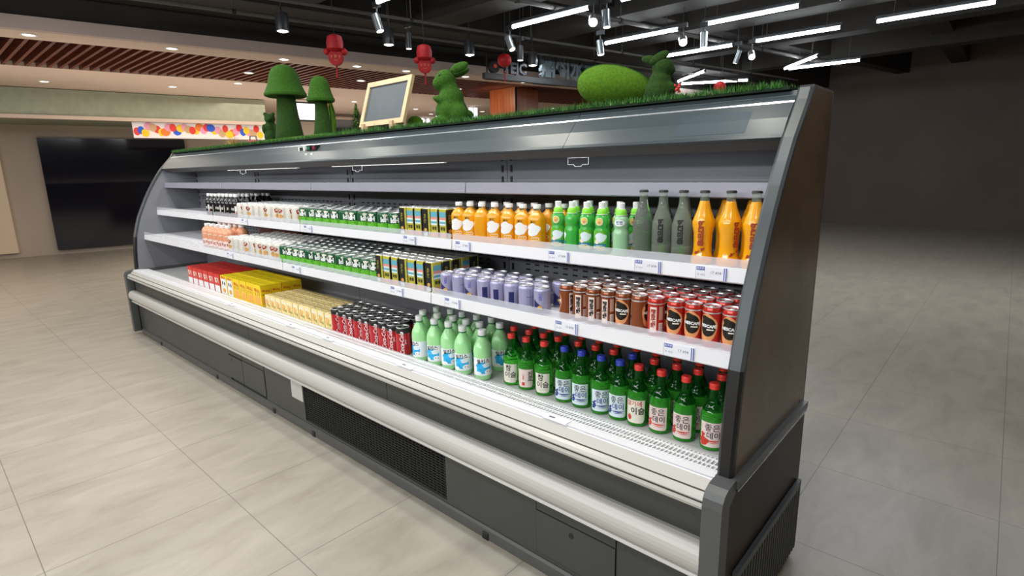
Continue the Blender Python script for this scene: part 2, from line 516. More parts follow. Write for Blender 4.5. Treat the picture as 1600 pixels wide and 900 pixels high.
class Flat:
    """prints laid out flat as (s, z), then wrapped on a round or flat body facing -Y"""
    def __init__(s):
        s.items = []

    def rect(s, x0, x1, z0, z1, m, lift=0.0003, cr=0.0):
        nx = max(1, int(abs(x1 - x0) / 0.004))
        vs, fs = [], []
        for i in range(nx + 1):
            x = x0 + (x1 - x0) * i / nx
            e = 0.0
            if cr:
                dx = min(x - x0, x1 - x)
                if dx < cr:
                    e = cr - math.sqrt(max(0, cr * cr - (cr - dx) ** 2))
            vs += [(x, z0 + e), (x, z1)]
        for i in range(nx):
            fs.append((2 * i, 2 * i + 2, 2 * i + 3, 2 * i + 1))
        s.items.append((vs, fs, m, lift))
        return s

    def ell(s, cx, cz, rx, rz, m, lift=0.0005, n=20, wob=0.0, rot=0.0):
        vs, fs = [(cx, cz)], []
        nr_ = max(2, int(math.ceil(max(rx, rz) / .0035)))
        if rx > .012:
            n = max(n, 32)
        for ring in [(q + 1) / nr_ for q in range(nr_)]:
            for k in range(n):
                a = 2 * math.pi * k / n
                w = 1 + wob * math.sin(3 * a + 1) + wob * 0.6 * math.sin(5 * a)
                px, pz = ring * rx * w * math.cos(a), ring * rz * w * math.sin(a)
                vs.append((cx + px * math.cos(rot) - pz * math.sin(rot), cz + px * math.sin(rot) + pz * math.cos(rot)))
        for k in range(n):
            j = (k + 1) % n
            fs.append((0, 1 + k, 1 + j))
            for q in range(nr_ - 1):
                fs.append((1 + q * n + k, 1 + q * n + n + k, 1 + q * n + n + j, 1 + q * n + j))
        s.items.append((vs, fs, m, lift))
        return s

    def swoosh(s, cx, cz, L, w, m, lift=0.0007, amp=0.2, n=10):
        vs, fs = [], []
        for i in range(n + 1):
            t = i / n
            x = cx - L / 2 + L * t
            z = cz + amp * L * (0.25 - (t - 0.5) ** 2) * 1.2
            h = w * math.sin(math.pi * min(0.97, max(0.03, t))) / 2
            vs += [(x, z - h), (x, z + h)]
        for i in range(n):
            fs.append((2 * i, 2 * i + 2, 2 * i + 3, 2 * i + 1))
        s.items.append((vs, fs, m, lift))
        return s

    def text(s, t, cx, cz, size, m, bold=0.02, shear=0.0, rot=0.0, lift=0.0009, sx=1.0, res=2):
        vs, fs = text_geo(t, size, bold, shear, res)
        ca, sa = math.cos(rot), math.sin(rot)
        vs = [(x * sx, y) for x, y in vs]
        vs = [(cx + x * ca - y * sa, cz + x * sa + y * ca) for x, y in vs]
        s.items.append((vs, fs, m, lift))
        return s

    def wrap(s, name, r, parent, sq=0.0):
        mb = MB()

        def pt(x, z, lift):
            a = x / r
            e = 1.0 / (abs(math.cos(a)) ** 6 + abs(math.sin(a)) ** 6) ** (1 / 6.0)
            rr = r * (1 + (e - 1) * sq) + lift
            return (rr * math.sin(a), -rr * math.cos(a), z)
        for vs, fs, m, lift in s.items:
            mb.add([pt(x, z, lift) for x, z in vs], fs, m)
        return mb.build(name, parent, smooth=False)

    def flat(s, name, parent, fn):
        """fn(x, z, lift) -> point"""
        mb = MB()
        for vs, fs, m, lift in s.items:
            mb.add([fn(x, z, lift) for x, z in vs], fs, m)
        return mb.build(name, parent, smooth=False)


def structure(name, mb, parent=None, smooth=False, xf=None):
    o = mb.build(name, parent, smooth=smooth, xf=xf)
    if parent is None:
        o['kind'] = 'structure'
    return o


ORD = 'zeroth first second third fourth fifth sixth seventh eighth ninth tenth eleventh twelfth thirteenth fourteenth fifteenth sixteenth seventeenth eighteenth nineteenth twentieth'.split()

# ================================================================ the room
mb = MB()
mb.box(-22, 8, -6, 18, -0.1, 0.0, M_FLOOR)
structure('floor', mb)
mb = MB()
mb.box(-7.9, 8, -6, 18, 3.95, 4.1, M_SLAB)
structure('ceiling', mb)
M_WALLB = mat('shop_wall_brown', (0.13, 0.1, 0.085), 0.7, noise=0.1, scale=1)
mb = MB()
mb.box(-9.0, 8, 16, 16.2, 0, 4.1, M_WALLB)
structure('wall_back', mb)
mb = MB()
mb.box(7.8, 8, -6, 16, 0, 4.1, M_WALLB)
structure('wall_right', mb)
mb = MB()
mb.box(-22, 8, -6.2, -6, 0, 4.1, mat('shop_wall_pale', (0.35, 0.33, 0.31), 0.7, noise=0.05))
structure('wall_front', mb)


def mallbox(n0, n1, u0, u1, z0, z1, m, bld=None):
    b = bld or MB()
    vs = [MP(n, u, z) for z in (z0, z1) for u in (u0, u1) for n in (n0, n1)]
    b.add(vs, [(0, 2, 3, 1), (4, 5, 7, 6), (0, 1, 5, 4), (2, 6, 7, 3), (0, 4, 6, 2), (1, 3, 7, 5)], m)
    return b


structure('wall_left', mallbox(14.5, 14.8, -9, 17, 0, 4.1, mat('mall_wall_cream', (0.5, 0.42, 0.35), 0.7, noise=0.05, scale=0.8)))
# mall ceiling: bulkhead, near plaster band, slatted timber recess, far plaster band
structure('ceiling_mall_bulkhead', mallbox(7.75, 7.85, -8, 17, 3.0, 3.13, M_MCEIL2))
structure('wall_over_bulkhead', mallbox(7.8, 7.85, -8, 17, 3.13, 3.95, M_BEAM))
structure('ceiling_mall_near', mallbox(7.85, 8.28, -8, 17, 3.0, 3.06, M_MCEIL))
structure('ceiling_mall_far', mallbox(10.2, 14.5, -8, 17, 3.0, 3.06, M_MCEIL))
structure('ceiling_mall_recess', mallbox(8.28, 10.2, -8, 17, 3.16, 3.2, M_BEAM))
b = MB()
y = -6.0
while y < 17:
    # slats run along X between the two edges of the recess
    def xat(n, yy):
        return -(n - 0.20358 * yy) / 0.97906
    b.add([(xat(8.28, y), y, 3.0), (xat(8.28, y + .035), y + .035, 3.0), (xat(10.2, y + .035), y + .035, 3.0), (xat(10.2, y), y, 3.0),
           (xat(8.28, y), y, 3.14), (xat(8.28, y + .035), y + .035, 3.14), (xat(10.2, y + .035), y + .035, 3.14), (xat(10.2, y), y, 3.14)],
          [(0, 1, 2, 3), (7, 6, 5, 4), (0, 4, 5, 1), (1, 5, 6, 2), (2, 6, 7, 3), (3, 7, 4, 0)], M_SLAT)
    y += 0.115
structure('ceiling_timber_slats', b)
# shop soffit beams along X (tube rows hang below) and one across
k = 0
for yy, z0, w in ((3.4, 3.4, .4), (5.12, 3.38, .45), (6.75, 3.38, .45), (8.2, 3.4, .45), (10.1, 3.42, .35), (12.4, 3.42, .35)):
    b = MB()
    b.box(-7.2, 7.8, yy - w / 2, yy + w / 2, z0, 3.95, M_BEAM)
    structure('beam', b)
b = MB()
b.box(-7.2, 7.8, -1.5, -1.1, 3.42, 3.95, M_BEAM)
structure('beam', b)
for n0, n1, z0 in ((6.9, 7.7, 3.35), (5.3, 5.55, 3.5)):
    structure('beam', mallbox(n0, n1, -6, 16, z0, 3.94, M_BEAM))
for xx in (-1.2, 2.5):
    b = MB()
    b.box(xx - .15, xx + .15, -6, 16, 3.6, 3.95, M_BEAM)
    structure('beam', b)


def pipe(a, b_, r, label, m=M_PIPE):
    b = MB()
    b.tube(a, b_, r, m, 12)
    d = (Vector(b_) - Vector(a))
    o = b.build('ceiling_pipe')
    tag(o, label, 'pipe', 'pipes under the shop ceiling')
    for t in (0.1, 0.25, 0.4, 0.55, 0.7, 0.85):
        h = MB()
        p = Vector(a) + d * t
        h.tube((p.x, p.y, p.z), (p.x, p.y, 3.96), 0.006, M_PIPE, 6)
        h.tube((p.x - .001, p.y - .02, p.z), (p.x + .001, p.y + .02, p.z), r * 1.25, M_BEAM, 12)
        h.build('hanger', o)
    return o


pipe(MP(6.8, 0.2, 3.2), MP(6.8, 12, 3.2), 0.022, 'thick grey ceiling pipe nearest the pale mall bulkhead')
pipe(MP(6.2, 0.2, 3.22), MP(6.2, 12, 3.22), 0.018, 'slim grey ceiling pipe, second from the mall bulkhead')
pipe(MP(5.15, 1.2, 3.3), MP(5.15, 12, 3.3), 0.028, 'grey ceiling conduit crossing above the hanging shop sign')
# flat air vent in soffit
b = MB()
b.box(-4.35, -3.95, 6.15, 6.5, 3.93, 3.952, M_BEAM)
for i in range(5):
    b.box(-4.33, -3.97, 6.18 + .06 * i, 6.2 + .06 * i, 3.92, 3.935, M_PIPE)
tag(b.build('ceiling_vent', smooth=False), 'square dark air vent in the taupe shop soffit', 'vent')
# brown veneer pillar
b = MB()
b.box(-7.72, -7.07, 8.0, 8.68, 0, 3.0, M_PILLAR)
for zz in (1.0, 2.0):
    b.box(-7.722, -7.068, 7.998, 8.682, zz, zz + .006, M_BEAM)
b.box(-7.075, -7.065, 8.0, 8.05, 0, 3.0, M_BEAM)
structure('pillar_veneer', b)
b = MB()
b.box(2.4, 3.1, 9.0, 9.7, 0, 3.95, M_PILLAR)
structure('pillar_veneer', b)
b = MB()
mallbox(10.9, 11.2, 3.55, 3.78, 0, 2.83, M_PILLAR, b)
structure('pillar_slim', b)

# store fronts along the mall wall
M_GLASSD = mat('dark_shop_glass', (0.006, 0.006, 0.012), 0.1, coat=0.3)
M_GGREEN = mat('pale_green_fascia', (0.32, 0.35, 0.26), 0.6, noise=0.08)
structure('window_1', mallbox(14.38, 14.5, 5.0, 6.9, 0.4, 2.85, M_GLASSD))
b = mallbox(14.36, 14.5, 4.93, 5.0, 0, 2.92, M_MCEIL)
mallbox(14.36, 14.5, 6.9, 6.97, 0, 2.92, M_MCEIL, b)
mallbox(14.36, 14.5, 4.93, 6.97, 2.85, 2.92, M_MCEIL, b)
mallbox(14.34, 14.5, 5.68, 5.73, 0, 2.85, M_MCEIL, b)
structure('trim_1', b)
structure('window_2', mallbox(14.38, 14.5, -4.5, -1.5, 0.1, 2.3, mat('warm_shop_window', (0.5, 0.38, 0.26), 0.3, emit=0.25)))
structure('window_3', mallbox(14.38, 14.5, -0.9, 1.6, 0.1, 2.3, M_GLASSD))
structure('trim_2', mallbox(12.4, 14.5, -2.5, 2.9, 2.55, 2.99, M_GGREEN))
structure('trim_3', mallbox(12.35, 12.45, -2.5, 2.9, 2.5, 2.56, M_MCEIL))
# balloon mural
b = mallbox(12.5, 12.6, 0.6, 2.86, 2.22, 2.5, mat('mural_board', (0.78, 0.72, 0.7), 0.5, emit=0.15))  # slight emission put into the board, which is no lamp
mural = b.build('balloon_mural', smooth=False)
tag(mural, 'long mall banner board printed with many coloured balloons', 'banner')
rnd = random.Random(4)
fl = Flat()
cols = [mat('balloon_%s' % n, c, 0.4) for n, c in (('red', (.8, .05, .04)), ('blue', (.03, .12, .7)), ('yellow', (.9, .62, .02)), ('orange', (.85, .22, .03)), ('pink', (.85, .35, .5)), ('tan', (.6, .4, .2)))]
for i in range(34):
    fl.ell(0.66 + i * 0.064, 2.3 + rnd.random() * .14, .05 + rnd.random() * .03, .07, cols[(i * 7 + i // 3) % 6], lift=0.002 + 0.001 * (i % 5))
fl.flat('balloon_print', mural, lambda x, z, l: MP(12.5 - l * 2, x, z))
# hanging lit screen
sc = mallbox(12.0, 12.06, 3.2, 3.92, 2.6, 2.92, M_SCREEN).build('hanging_screen', smooth=False)
tag(sc, 'white glowing sign screen hanging between the two moss mushrooms', 'screen')
b = MB()
mallbox(11.99, 12.08, 3.17, 3.95, 2.57, 2.6, M_BEAM, b)
mallbox(11.99, 12.08, 3.17, 3.95, 2.92, 2.95, M_BEAM, b)
mallbox(11.985, 12.0, 3.36, 3.37, 2.6, 2.92, M_BEAM, b)
b.tube(MP(12.03, 3.35, 2.94), MP(12.03, 3.35, 3.01), .012, M_BEAM)
b.tube(MP(12.03, 3.8, 2.94), MP(12.03, 3.8, 3.01), .012, M_BEAM)
b.build('frame', sc, smooth=False)
# lit letters
ft = Flat().text('O & AL', 7.72, 2.9, 0.19, M_SCREEN, bold=0.015)
lt = ft.flat('lit_wall_letters', None, lambda x, z, l: MP(14.4, x, z))
sol = lt.modifiers.new('s', 'SOLIDIFY')
sol.thickness = 0.06
sol.offset = 0
tag(lt, 'white lit letters O & AL high on the mall wall', 'sign')
for (n_, u0_, u1_, z0_, z1_, lb) in ((12.5, 6.93, 7.1, 2.62, 2.93, 'small white light box just in front of the rabbit face'), (11.5, 7.25, 7.47, 2.73, 2.97, 'white split light box hanging behind the upright rabbit back')):
    b = mallbox(n_, n_ + .05, u0_, u1_, z0_, z1_, M_SCREEN)
    mallbox(n_ - .003, n_, (u0_ + u1_) / 2 - .01, (u0_ + u1_) / 2, z0_, z1_, M_BEAM, b)
    for q in (u0_ + .02, u1_ - .02):
        b.tube(MP(n_ + .02, q, z1_), MP(n_ + .02, q, 3.0), .006, M_BEAM, 6)
    tag(b.build('light_box', smooth=False), lb, 'sign')

# recessed downlights in the mall ceiling
dl = [(8.02, u_, 'near') for u_ in (2.18, 3.18, 3.95, 5.0, 6.2, 0.9, -0.4)]
dl += [(10.42, 2.06, 'far'), (10.42, 2.6, 'far'), (11.3, 1.2, 'far'), (11.3, 3.4, 'far'), (11.9, 4.6, 'far'), (11.2, 5.3, 'far'), (12.6, 5.2, 'far'), (12.6, 6.4, 'far'), (11.4, 6.9, 'far'), (13.5, 7.3, 'far'), (12.4, 8.2, 'far'), (13.6, 9.2, 'far'), (11.0, 9.4, 'far'), (11.6, -0.5, 'far'), (12.8, 11.0, 'far'), (9.3, 2.0, 'slat'), (9.2, 3.7, 'slat'), (9.25, 5.6, 'slat'), (9.2, 7.2, 'slat')]
pr = MB()
pr.lathe([(0.0, 0.0, M_DOWN), (0.055, 0.0, M_DOWN), (0.055, -0.004, M_CAPW), (0.075, -0.004, M_CAPW), (0.075, 0.012, M_CAPW), (0.0, 0.012, M_CAPW)], 20, M_CAPW)
proto = pr.build('recessed_downlight')
cnt = {'near': 0, 'far': 0, 'slat': 0}
first = True
for n_, u_, w in sorted(dl, key=lambda t: (t[2], t[1])):
    o = proto if first else copy_tree(proto)
    first = False
    o.location = MP(n_, u_, 2.997)
    cnt[w] += 1
    where = {'near': 'near pale ceiling band by the bulkhead', 'far': 'wide pale ceiling beyond the slats', 'slat': 'red-brown slatted ceiling'}[w]
    tag(o, 'round downlight in the %s, %s one from the left' % (where, ORD[cnt[w]]), 'ceiling light', 'mall downlights')


# ---- tube lights, spot heads, cylinder downlights, red ornaments
def tube_light(a, b_, label):
    a, b_ = Vector(a), Vector(b_)
    root = empty('tube_light', (a + b_) / 2)
    d = b_ - a
    root.rotation_euler = (0, 0, math.atan2(d.y, d.x))
    L = d.length / 2
    t = MB()
    t.tube((-L, 0, 0), (L, 0, 0), 0.021, M_TUBE, 12)
    t.build('tube', root)
    t = MB()
    t.box(-L - .02, L + .02, -.012, .012, .026, .06, M_LAMPB)
    for q in (-1, 1):
        t.tube((q * L, 0, 0), (q * (L + .02), 0, 0), .023, M_LAMPB, 12)
    t.build('housing', root, smooth=False)
    for s_ in (-.7, .7):
        t = MB()
        t.tube((s_ * L, 0, .06), (s_ * L, 0, 3.96 - a.z), .004, M_PIPE, 6)
        t.build('hanger', root)
    tag(root, label, 'ceiling light', 'white tube lights under the shop ceiling')


tube_light((-4.76, 5.37, 3.2), (-3.66, 5.37, 3.2), 'lit white tube nearest the hanging shop sign')
tube_light((-3.25, 5.37, 3.2), (-2.15, 5.37, 3.2), 'lit white tube cut by the top edge beyond the bright spotlight')
tube_light((-4.47, 6.98, 3.2), (-3.4, 6.98, 3.2), 'lit white tube above the moss egg, second row of tubes')
tube_light((-3.07, 6.99, 3.2), (-2.0, 6.99, 3.2), 'longest lit white tube above the crouching rabbit, second row')
tube_light((-4.3, 8.45, 3.2), (-3.27, 8.45, 3.2), 'lit white tube just behind the crouching rabbit head, third row')
tube_light((-2.96, 8.45, 3.2), (-1.9, 8.45, 3.2), 'lit white tube in the third row, above the fridge end panel')
tube_light((-5.04, 3.62, 3.2), (-3.95, 3.62, 3.2), 'lit white tube at the top edge above the black tilted spotlight')
tube_light((-5.34, 11.07, 3.2), (-4.46, 10.29, 3.2), 'slanting lit tube rising from behind the crouching rabbit back')
tube_light((-5.45, 11.45, 3.2), (-4.3, 12.03, 3.2), 'farthest thin lit tube, almost level, over the red ball ornament')
tube_light((-3.34, 11.17, 3.2), (-2.6, 10.29, 3.2), 'slanting lit tube at far side over the grass end')
tube_light((-3.3, 11.25, 3.2), (-2.2, 11.3, 3.2), 'level lit tube meeting the slanting one at far side')
tube_light((-1.6, 6.99, 3.2), (-.5, 6.99, 3.2), 'lit white tube past the fridge end, second row of tubes')
tube_light((-1.5, 8.45, 3.2), (-.4, 8.45, 3.2), 'lit white tube past the fridge end, third row of tubes')
tube_light((0.6, 8.45, 3.2), (1.7, 8.45, 3.2), 'lit white tube farthest along past the fridge end, third row')


def spot_head(loc, tilt, az, lit, label, L=0.17, r=0.042, silver=True):
    root = empty('spotlight', loc)
    body = M_LAMPS if silver else M_LAMPB
    ax = Vector((math.sin(tilt) * math.cos(az), math.sin(tilt) * math.sin(az), -math.cos(tilt)))
    a, e = -ax * L / 2, ax * L / 2
    t = MB()
    t.tube(a, e, r, body, 20)
    t.tube(a - ax * .01, a, r * .8, M_LAMPB, 20)
    t.build('body', root)
    t = MB()
    t.tube(e - ax * .002, e + ax * .003, r * .86, M_LAMP if lit else M_DOWN, 20)
    t.build('lens', root)
    t = MB()
    t.tube((0, 0, 0), (0, 0, .17), .008, M_LAMPB, 8)
    t.box(-.05, .05, -.02, .02, .15, .2, M_LAMPB)
    t.tube((0, 0, .2), (0, 0, 3.96 - loc[2]), .005, M_LAMPB, 6)
    t.build('bracket', root, smooth=False)
    tag(root, label, 'spotlight', 'spotlights under the shop ceiling')


spot_head((-5.12, 3.66, 3.02), .3, 0.4, False, 'dark tilted spotlight at the top between the first two red ornaments')
spot_head((-5.55, 4.39, 3.02), 0.0, 0, False, 'small upright black spotlight over the framed chalkboard', silver=False, r=.035)
spot_head((-4.84, 5.4, 3.03), .45, 0.0, False, 'silver tilted spotlight at the near end of first tube')
spot_head((-4.98, 5.75, 2.98), 0.0, 0, False, 'upright black spotlight just above the hanging shop sign', silver=False, r=.04)
spot_head((-3.5, 5.22, 3.02), .95, -1.0, True, 'glaring spotlight aimed at viewer at the far end of first tube', L=.1, r=.05)
spot_head((-3.39, 5.3, 3.03), .1, 0.0, False, 'silver spotlight just past the glaring one of the first row')
spot_head((-4.05, 6.2, 2.97), .15, 0, False, 'silver spotlight above the moss egg, beside the sign rod')
spot_head((-3.22, 6.75, 3.0), .95, -1.0, True, 'glaring spotlight between the two tubes of the second row', L=.1, r=.05)
spot_head((-3.02, 6.9, 3.0), 0.0, 0.0, False, 'upright silver spotlight between the tubes of the second row')
spot_head((-3.13, 8.3, 3.0), .35, 3.14, False, 'thin tilted silver spotlight between the tubes of third row', r=.03)
spot_head((-2.9, 8.2, 2.98), .95, -1.1, True, 'glaring spotlight between the tubes of the third row', L=.12, r=.045)


def cyl_down(loc, label):
    root = empty('cylinder_downlight', loc)
    t = MB()
    t.lathe([(.066, 0), (.068, .01), (.068, .17), (.064, .18)], 24, M_LAMPB)
    t.build('body', root)
    t = MB()
    t.lathe([(0, -.012, M_LAMP), (.03, -.01, M_LAMP), (.055, 0.0, M_LAMP), (.055, .004, M_LAMP)], 24, M_LAMP)
    t.build('lens', root)
    t = MB()
    t.tube((0, 0, .18), (0, 0, 3.96 - loc[2]), .008, M_LAMPB, 8)
    t.build('rod', root)
    tag(root, label, 'ceiling light', 'black cylinder downlights')


cyl_down((-6.02, 3.08, 3.0), 'black cylinder downlight above the large moss mushroom')
cyl_down((-5.79, 4.28, 3.0), 'black cylinder downlight between the two red ornaments with faces')
cyl_down((-5.57, 5.41, 3.0), 'black cylinder downlight above the upright moss rabbit')
cyl_down((-5.41, 6.52, 2.98), 'black cylinder downlight right beside the hanging sign letters')


def ornament(loc, s_, label, ball=False):
    root = empty('red_ornament', loc, 0.9)
    root.scale = (.82, .82, .82)
    t = MB()
    if ball:
        t.ell((0, 0, 0), (.11 * s_, .11 * s_, .1 * s_), M_LANT)
    else:
        t.lathe([(.0, .2), (.05, .19), (.085, .17), (.1, .1), (.095, .03), (.06, -.0), (.0, -.02)][::-1], 20, M_LANT)
    t.build('hat' if not ball else 'ball', root)
    if not ball:
        t = MB()
        t.tube((0, -.03, -.07), (0, .03, -.07), .088, M_LANT, 28)
        t.tube((0, -.034, -.07), (0, -.03, -.07), .078, M_LANT, 28)
        t.build('face_disc', root)
        t = MB()
        for px, pz, w, h in ((-.045, -.06, .018, .03), (0, -.055, .03, .03), (.045, -.06, .018, .03), (0, -.1, .04, .008)):
            t.box(px - w / 2, px + w / 2, -.038, -.033, pz - h / 2, pz + h / 2, M_LANTG)
        t.build('gold_pattern', root, smooth=False)
        for q in (-1, 1):
            t = MB()
            t.ell((q * .1, 0, .0), (.042, .035, .04), M_LANT)
            t.tube((q * .055, 0, .04), (q * .1, 0, .01), .025, M_LANT, 10)
            t.build('arm', root)
    t = MB()
    for q in range(7):
        a = q * .9
        t.tube((0, 0, -.15 * s_), (.012 * math.cos(a), .012 * math.sin(a), -.3 * s_), .004, M_LANT, 5)
    t.ell((0, 0, -.165), (.014, .014, .02), M_LANT, 10, 6)
    t.build('tassel', root)
    t = MB()
    t.tube((0, 0, .08), (0, 0, (3.97 - loc[2]) / .82), .003, M_BEAM, 5)
    t.build('cord', root)
    tag(root, label, 'hanging ornament', 'red festive ornaments hanging from the ceiling')


ornament((-5.158, 3.164, 2.68), 1, 'red felt festive ornament with round face, above the chalkboard left edge')
ornament((-4.835, 4.026, 2.66), 1, 'red felt festive ornament with round face, nearer the upright rabbit')
ornament((-5.03, 5.5, 2.87), 1.0, 'plain red ball ornament partly behind the sign lettering', True)
ornament((-3.52, 8.7, 2.68), 1.0, 'plain red ball ornament low over the grass beyond crouching rabbit', True)

# hanging shop sign seen from behind
sg = empty('hanging_shop_sign', MP(7.1, 5.8, 2.86))
tag(sg, 'grey metal shop sign bar with standing letters, seen from behind', 'shop sign')
sg.rotation_euler = (0, 0, math.atan2(U.y, U.x))
b = MB()
b.box(-1.06, 1.25, -.04, .04, -.035, .045, M_SIGN)
b.build('bar', sg, smooth=False)
for xx in (-1.0, 1.08):
    b = MB()
    b.tube((xx, 0, 0), (xx, 0, 1.1), .012, M_BEAM, 8)
    b.build('rod', sg)
b = MB()
b.box(-1.02, -.5, .045, .07, -.04, -.025, M_ALU3)
b.box(-.1, .4, .045, .07, -.04, -.025, M_ALU3)
b.build('edge_strip', sg, smooth=False)


def sign_text(t, cx, cz, size, bold, m, name='letters', sx=1.0):
    fl_ = Flat().text(t, cx, cz, size, m, bold=bold, sx=sx)
    o = fl_.flat(name, sg, lambda x, z, l: (x, 0.0, z))
    so = o.modifiers.new('s', 'SOLIDIFY')
    so.thickness = .06
    so.offset = 0
    return o


sign_text('YEJC', -.5, .14, .22, .03, mat('letter_back_navy', (.03, .035, .05), .35, metal=.3))
b = MB()
b.tube((-.88, -.03, .135), (-.88, .03, .135), .085, M_BEAM, 24)
b.tube((-.87, -.035, .15), (-.87, -.03, .15), .03, M_PRED, 16)
b.build('round_emblem', sg)
sign_text('鼎州水宫', .62, .22, .36, .035, M_LETT, sx=.86)

# ================================================================ the fridge
FX0, FX1 = -6.21, -0.53
JO = (-4.79, -3.35, -1.91)
fr = empty('open_display_fridge', (0, 0, 0))
tag(fr, 'long dark grey open display fridge stocked with drinks', 'display fridge')

b = MB()
b.extr([(1.43, .05), (1.43, .575), (1.47, .595), (1.6, .555), (2.14, .555), (2.14, .05)], FX0, FX1, M_CAB)
b.build('base_tank', fr, smooth=False)
b = MB()
b.box(FX0, FX1, 1.5, 2.13, .556, .6, M_DECK)
b.build('bottom_deck', fr, smooth=False)
for x0, x1 in zip((FX0,) + JO, JO + (FX1,)):
    b = MB()
    b.box(x0 + .002, x1 - .002, 2.09, 2.15, .6, 1.7, M_CABIN)
    for xj in (x0 + .03, x1 - .03):
        for z in [0.72 + .055 * i for i in range(17)]:
            b.box(xj - .006, xj + .006, 2.086, 2.0895, z, z + .035, M_BLACK)
    x = x0 + .12
    while x < x1 - .12:
        for zz in (1.003, 1.03, 1.053, 1.283, 1.305):
            b.box(x, x + .026, 2.086, 2.0895, zz, zz + .007, M_BLACK)
        x += .058
    b.build('back_wall', fr, smooth=False)
# removable front panels above bumper, and below
b = MB()
for x0, x1 in ((-6.2, -5.2), (-5.195, -3.647), (-3.643, -2.103), (-2.099, -.55)):
    b.box(x0, x1, 1.415, 1.435, .36, .56, M_CAB)
b.build('upper_front_panel', fr, smooth=False)
b = MB()
b.box(-6.2, -4.05, 1.418, 1.435, .05, .36, M_CAB)
b.box(-3.474, -2.96, 1.418, 1.435, .05, .36, M_CAB)
b.box(-1.7, -1.185, 1.418, 1.435, .05, .36, M_CAB)
b.box(-.835, -.54, 1.418, 1.435, .05, .36, M_CAB)
b.box(-1.185, -.835, 1.418, 1.435, .05, .07, M_CAB)
b.box(-2.96, -1.7, 1.418, 1.435, .05, .068, M_CAB)
b.build('lower_front_panel', fr, smooth=False)
for x0, x1, hx in ((-4.046, -3.82, -4.0), (-3.814, -3.478, None), (-1.181, -.839, -1.02)):
    b = MB()
    b.box(x0, x1, 1.414, 1.43, .075, .25 if hx != -4.0 else .245, M_CAB)
    b.box(x0 - .003, x1 + .003, 1.428, 1.434, .06, .36, M_BLACK)
    b.box(x0, x1, 1.416, 1.43, .255, .36, M_CAB)
    d = b.build('access_door', fr, smooth=False)
    if hx:
        b = MB()
        b.tube((hx, 1.413, .215), (hx, 1.4145, .215), .011, M_BLACK, 14)
        b.build('finger_hole', d)
# condenser grille
M_GRB = mat('condenser_bars', (0.03, 0.03, 0.028), 0.5)
b = MB()
b.box(-2.96, -1.7, 1.43, 1.434, .068, .36, M_BLACK)
z = .072
while z < .36:
    b.box(-2.96, -1.7, 1.424, 1.43, z, z + .003, M_GRB)
    z += .0135
x = -2.95
while x < -1.7:
    b.box(x, x + .0025, 1.425, 1.43, .068, .36, M_GRB)
    x += .028
b.build('condenser_grille', fr, smooth=False)
b = MB()
b.box(-3.105, -2.968, 1.4145, 1.4185, .18, .3, mat('pale_sticker', (.5, .5, .46), .5))
b.build('rating_plate', fr, smooth=False)
# kick plate and its dark gaps
b = MB()
b.extr([(1.43, .052), (1.415, .055), (1.408, .045), (1.405, .004), (1.43, .004)], FX0 + .03, FX1, mat('kick_grey', (.075, .077, .072), .4))
b.build('kick_plate', fr, smooth=False)
for xx in (-5.6, -4.3, -3.36, -2.86, -1.45):
    b = MB()
    b.box(xx - .018, xx + .018, 1.401, 1.43, .0, .032, M_BLACK, bev=.004)
    b.build('foot', fr)  # black block painting a dark gap in the kick plate
# bumper rail
b = MB()
pr_ = []
for i in range(11):
    t = math.radians(-80 + 160 * i / 10)
    pr_.append((1.388 - .038 * math.cos(t), .389 + .048 * math.sin(t)))
prof = [(1.42, .432), (1.395, .438)] + pr_[::-1][:] + [(1.372, .338), (1.366, .33), (1.374, .322), (1.42, .322)]
b.extr(prof, FX0, FX1, M_CREAM)
b.build('bumper_rail', fr, ang=25)
# front rail: bull nose lip
b = MB()
prof = [(1.47, .628), (1.445, .632), (1.42, .626), (1.4, .607), (1.394, .602), (1.3935, .597), (1.388, .6), (1.374, .594), (1.367, .585), (1.368, .581), (1.373, .5785), (1.367, .576), (1.364, .566), (1.368, .556), (1.38, .552), (1.47, .552)]
ms = [M_CREAM] * len(prof)
ms[4] = M_LINE
ms[9] = M_LINE
ms[10] = M_LINE
ms[0] = M_WHITE
ms[1] = M_WHITE
b.extr(prof, FX0, FX1, ms)
b.build('front_rail', fr, ang=40)
b = MB()
b.box(FX0, FX1, 1.425, 1.458, .6305, .6335, M_WHITE)
strip = b.build('rail_label_strip', fr, smooth=False)
fl = Flat()
for xx in (-1.96, -2.63, -3.05, -3.9, -1.1):
    b = MB()
    b.box(xx - .055, xx + .055, 1.418, 1.458, .6336, .6345, M_TAGW)
    pt = b.build('price_tag', strip, smooth=False)
    f2 = Flat().rect(-.035, -.01, -.004, .006, M_INK).rect(.05, .052, -.018, .018, M_INK)
    f2.flat('tag_print', pt, lambda x, z, l, xx=xx: (xx + x, 1.438 + z, .6346 + l))
# air return grille
b = MB()
b.box(FX0, FX1, 1.462, 1.545, .585, .59, mat('grille_shadow_tray', (.3, .31, .31), .5))
b.build('grille_tray', fr, smooth=False)
b = MB()
x = FX0 + .005
while x < FX1 - .004:
    b.add([(x, 1.46, .633), (x + .0042, 1.46, .633), (x + .0042, 1.553, .6245), (x, 1.553, .6245),
           (x, 1.46, .6285), (x + .0042, 1.46, .6285), (x + .0042, 1.553, .62), (x, 1.553, .62)],
          [(0, 1, 2, 3), (7, 6, 5, 4), (0, 4, 5, 1), (1, 5, 6, 2), (2, 6, 7, 3), (3, 7, 4, 0)], M_GRILLE)
    x += .0135
for yy in (1.462, 1.49, 1.53):
    zt = .6325 - (yy - 1.46) * .088
    b.box(FX0, FX1, yy, yy + .005, zt - .006, zt + .0006, M_GRILLE)
b.build('air_return_grille', fr, smooth=False)


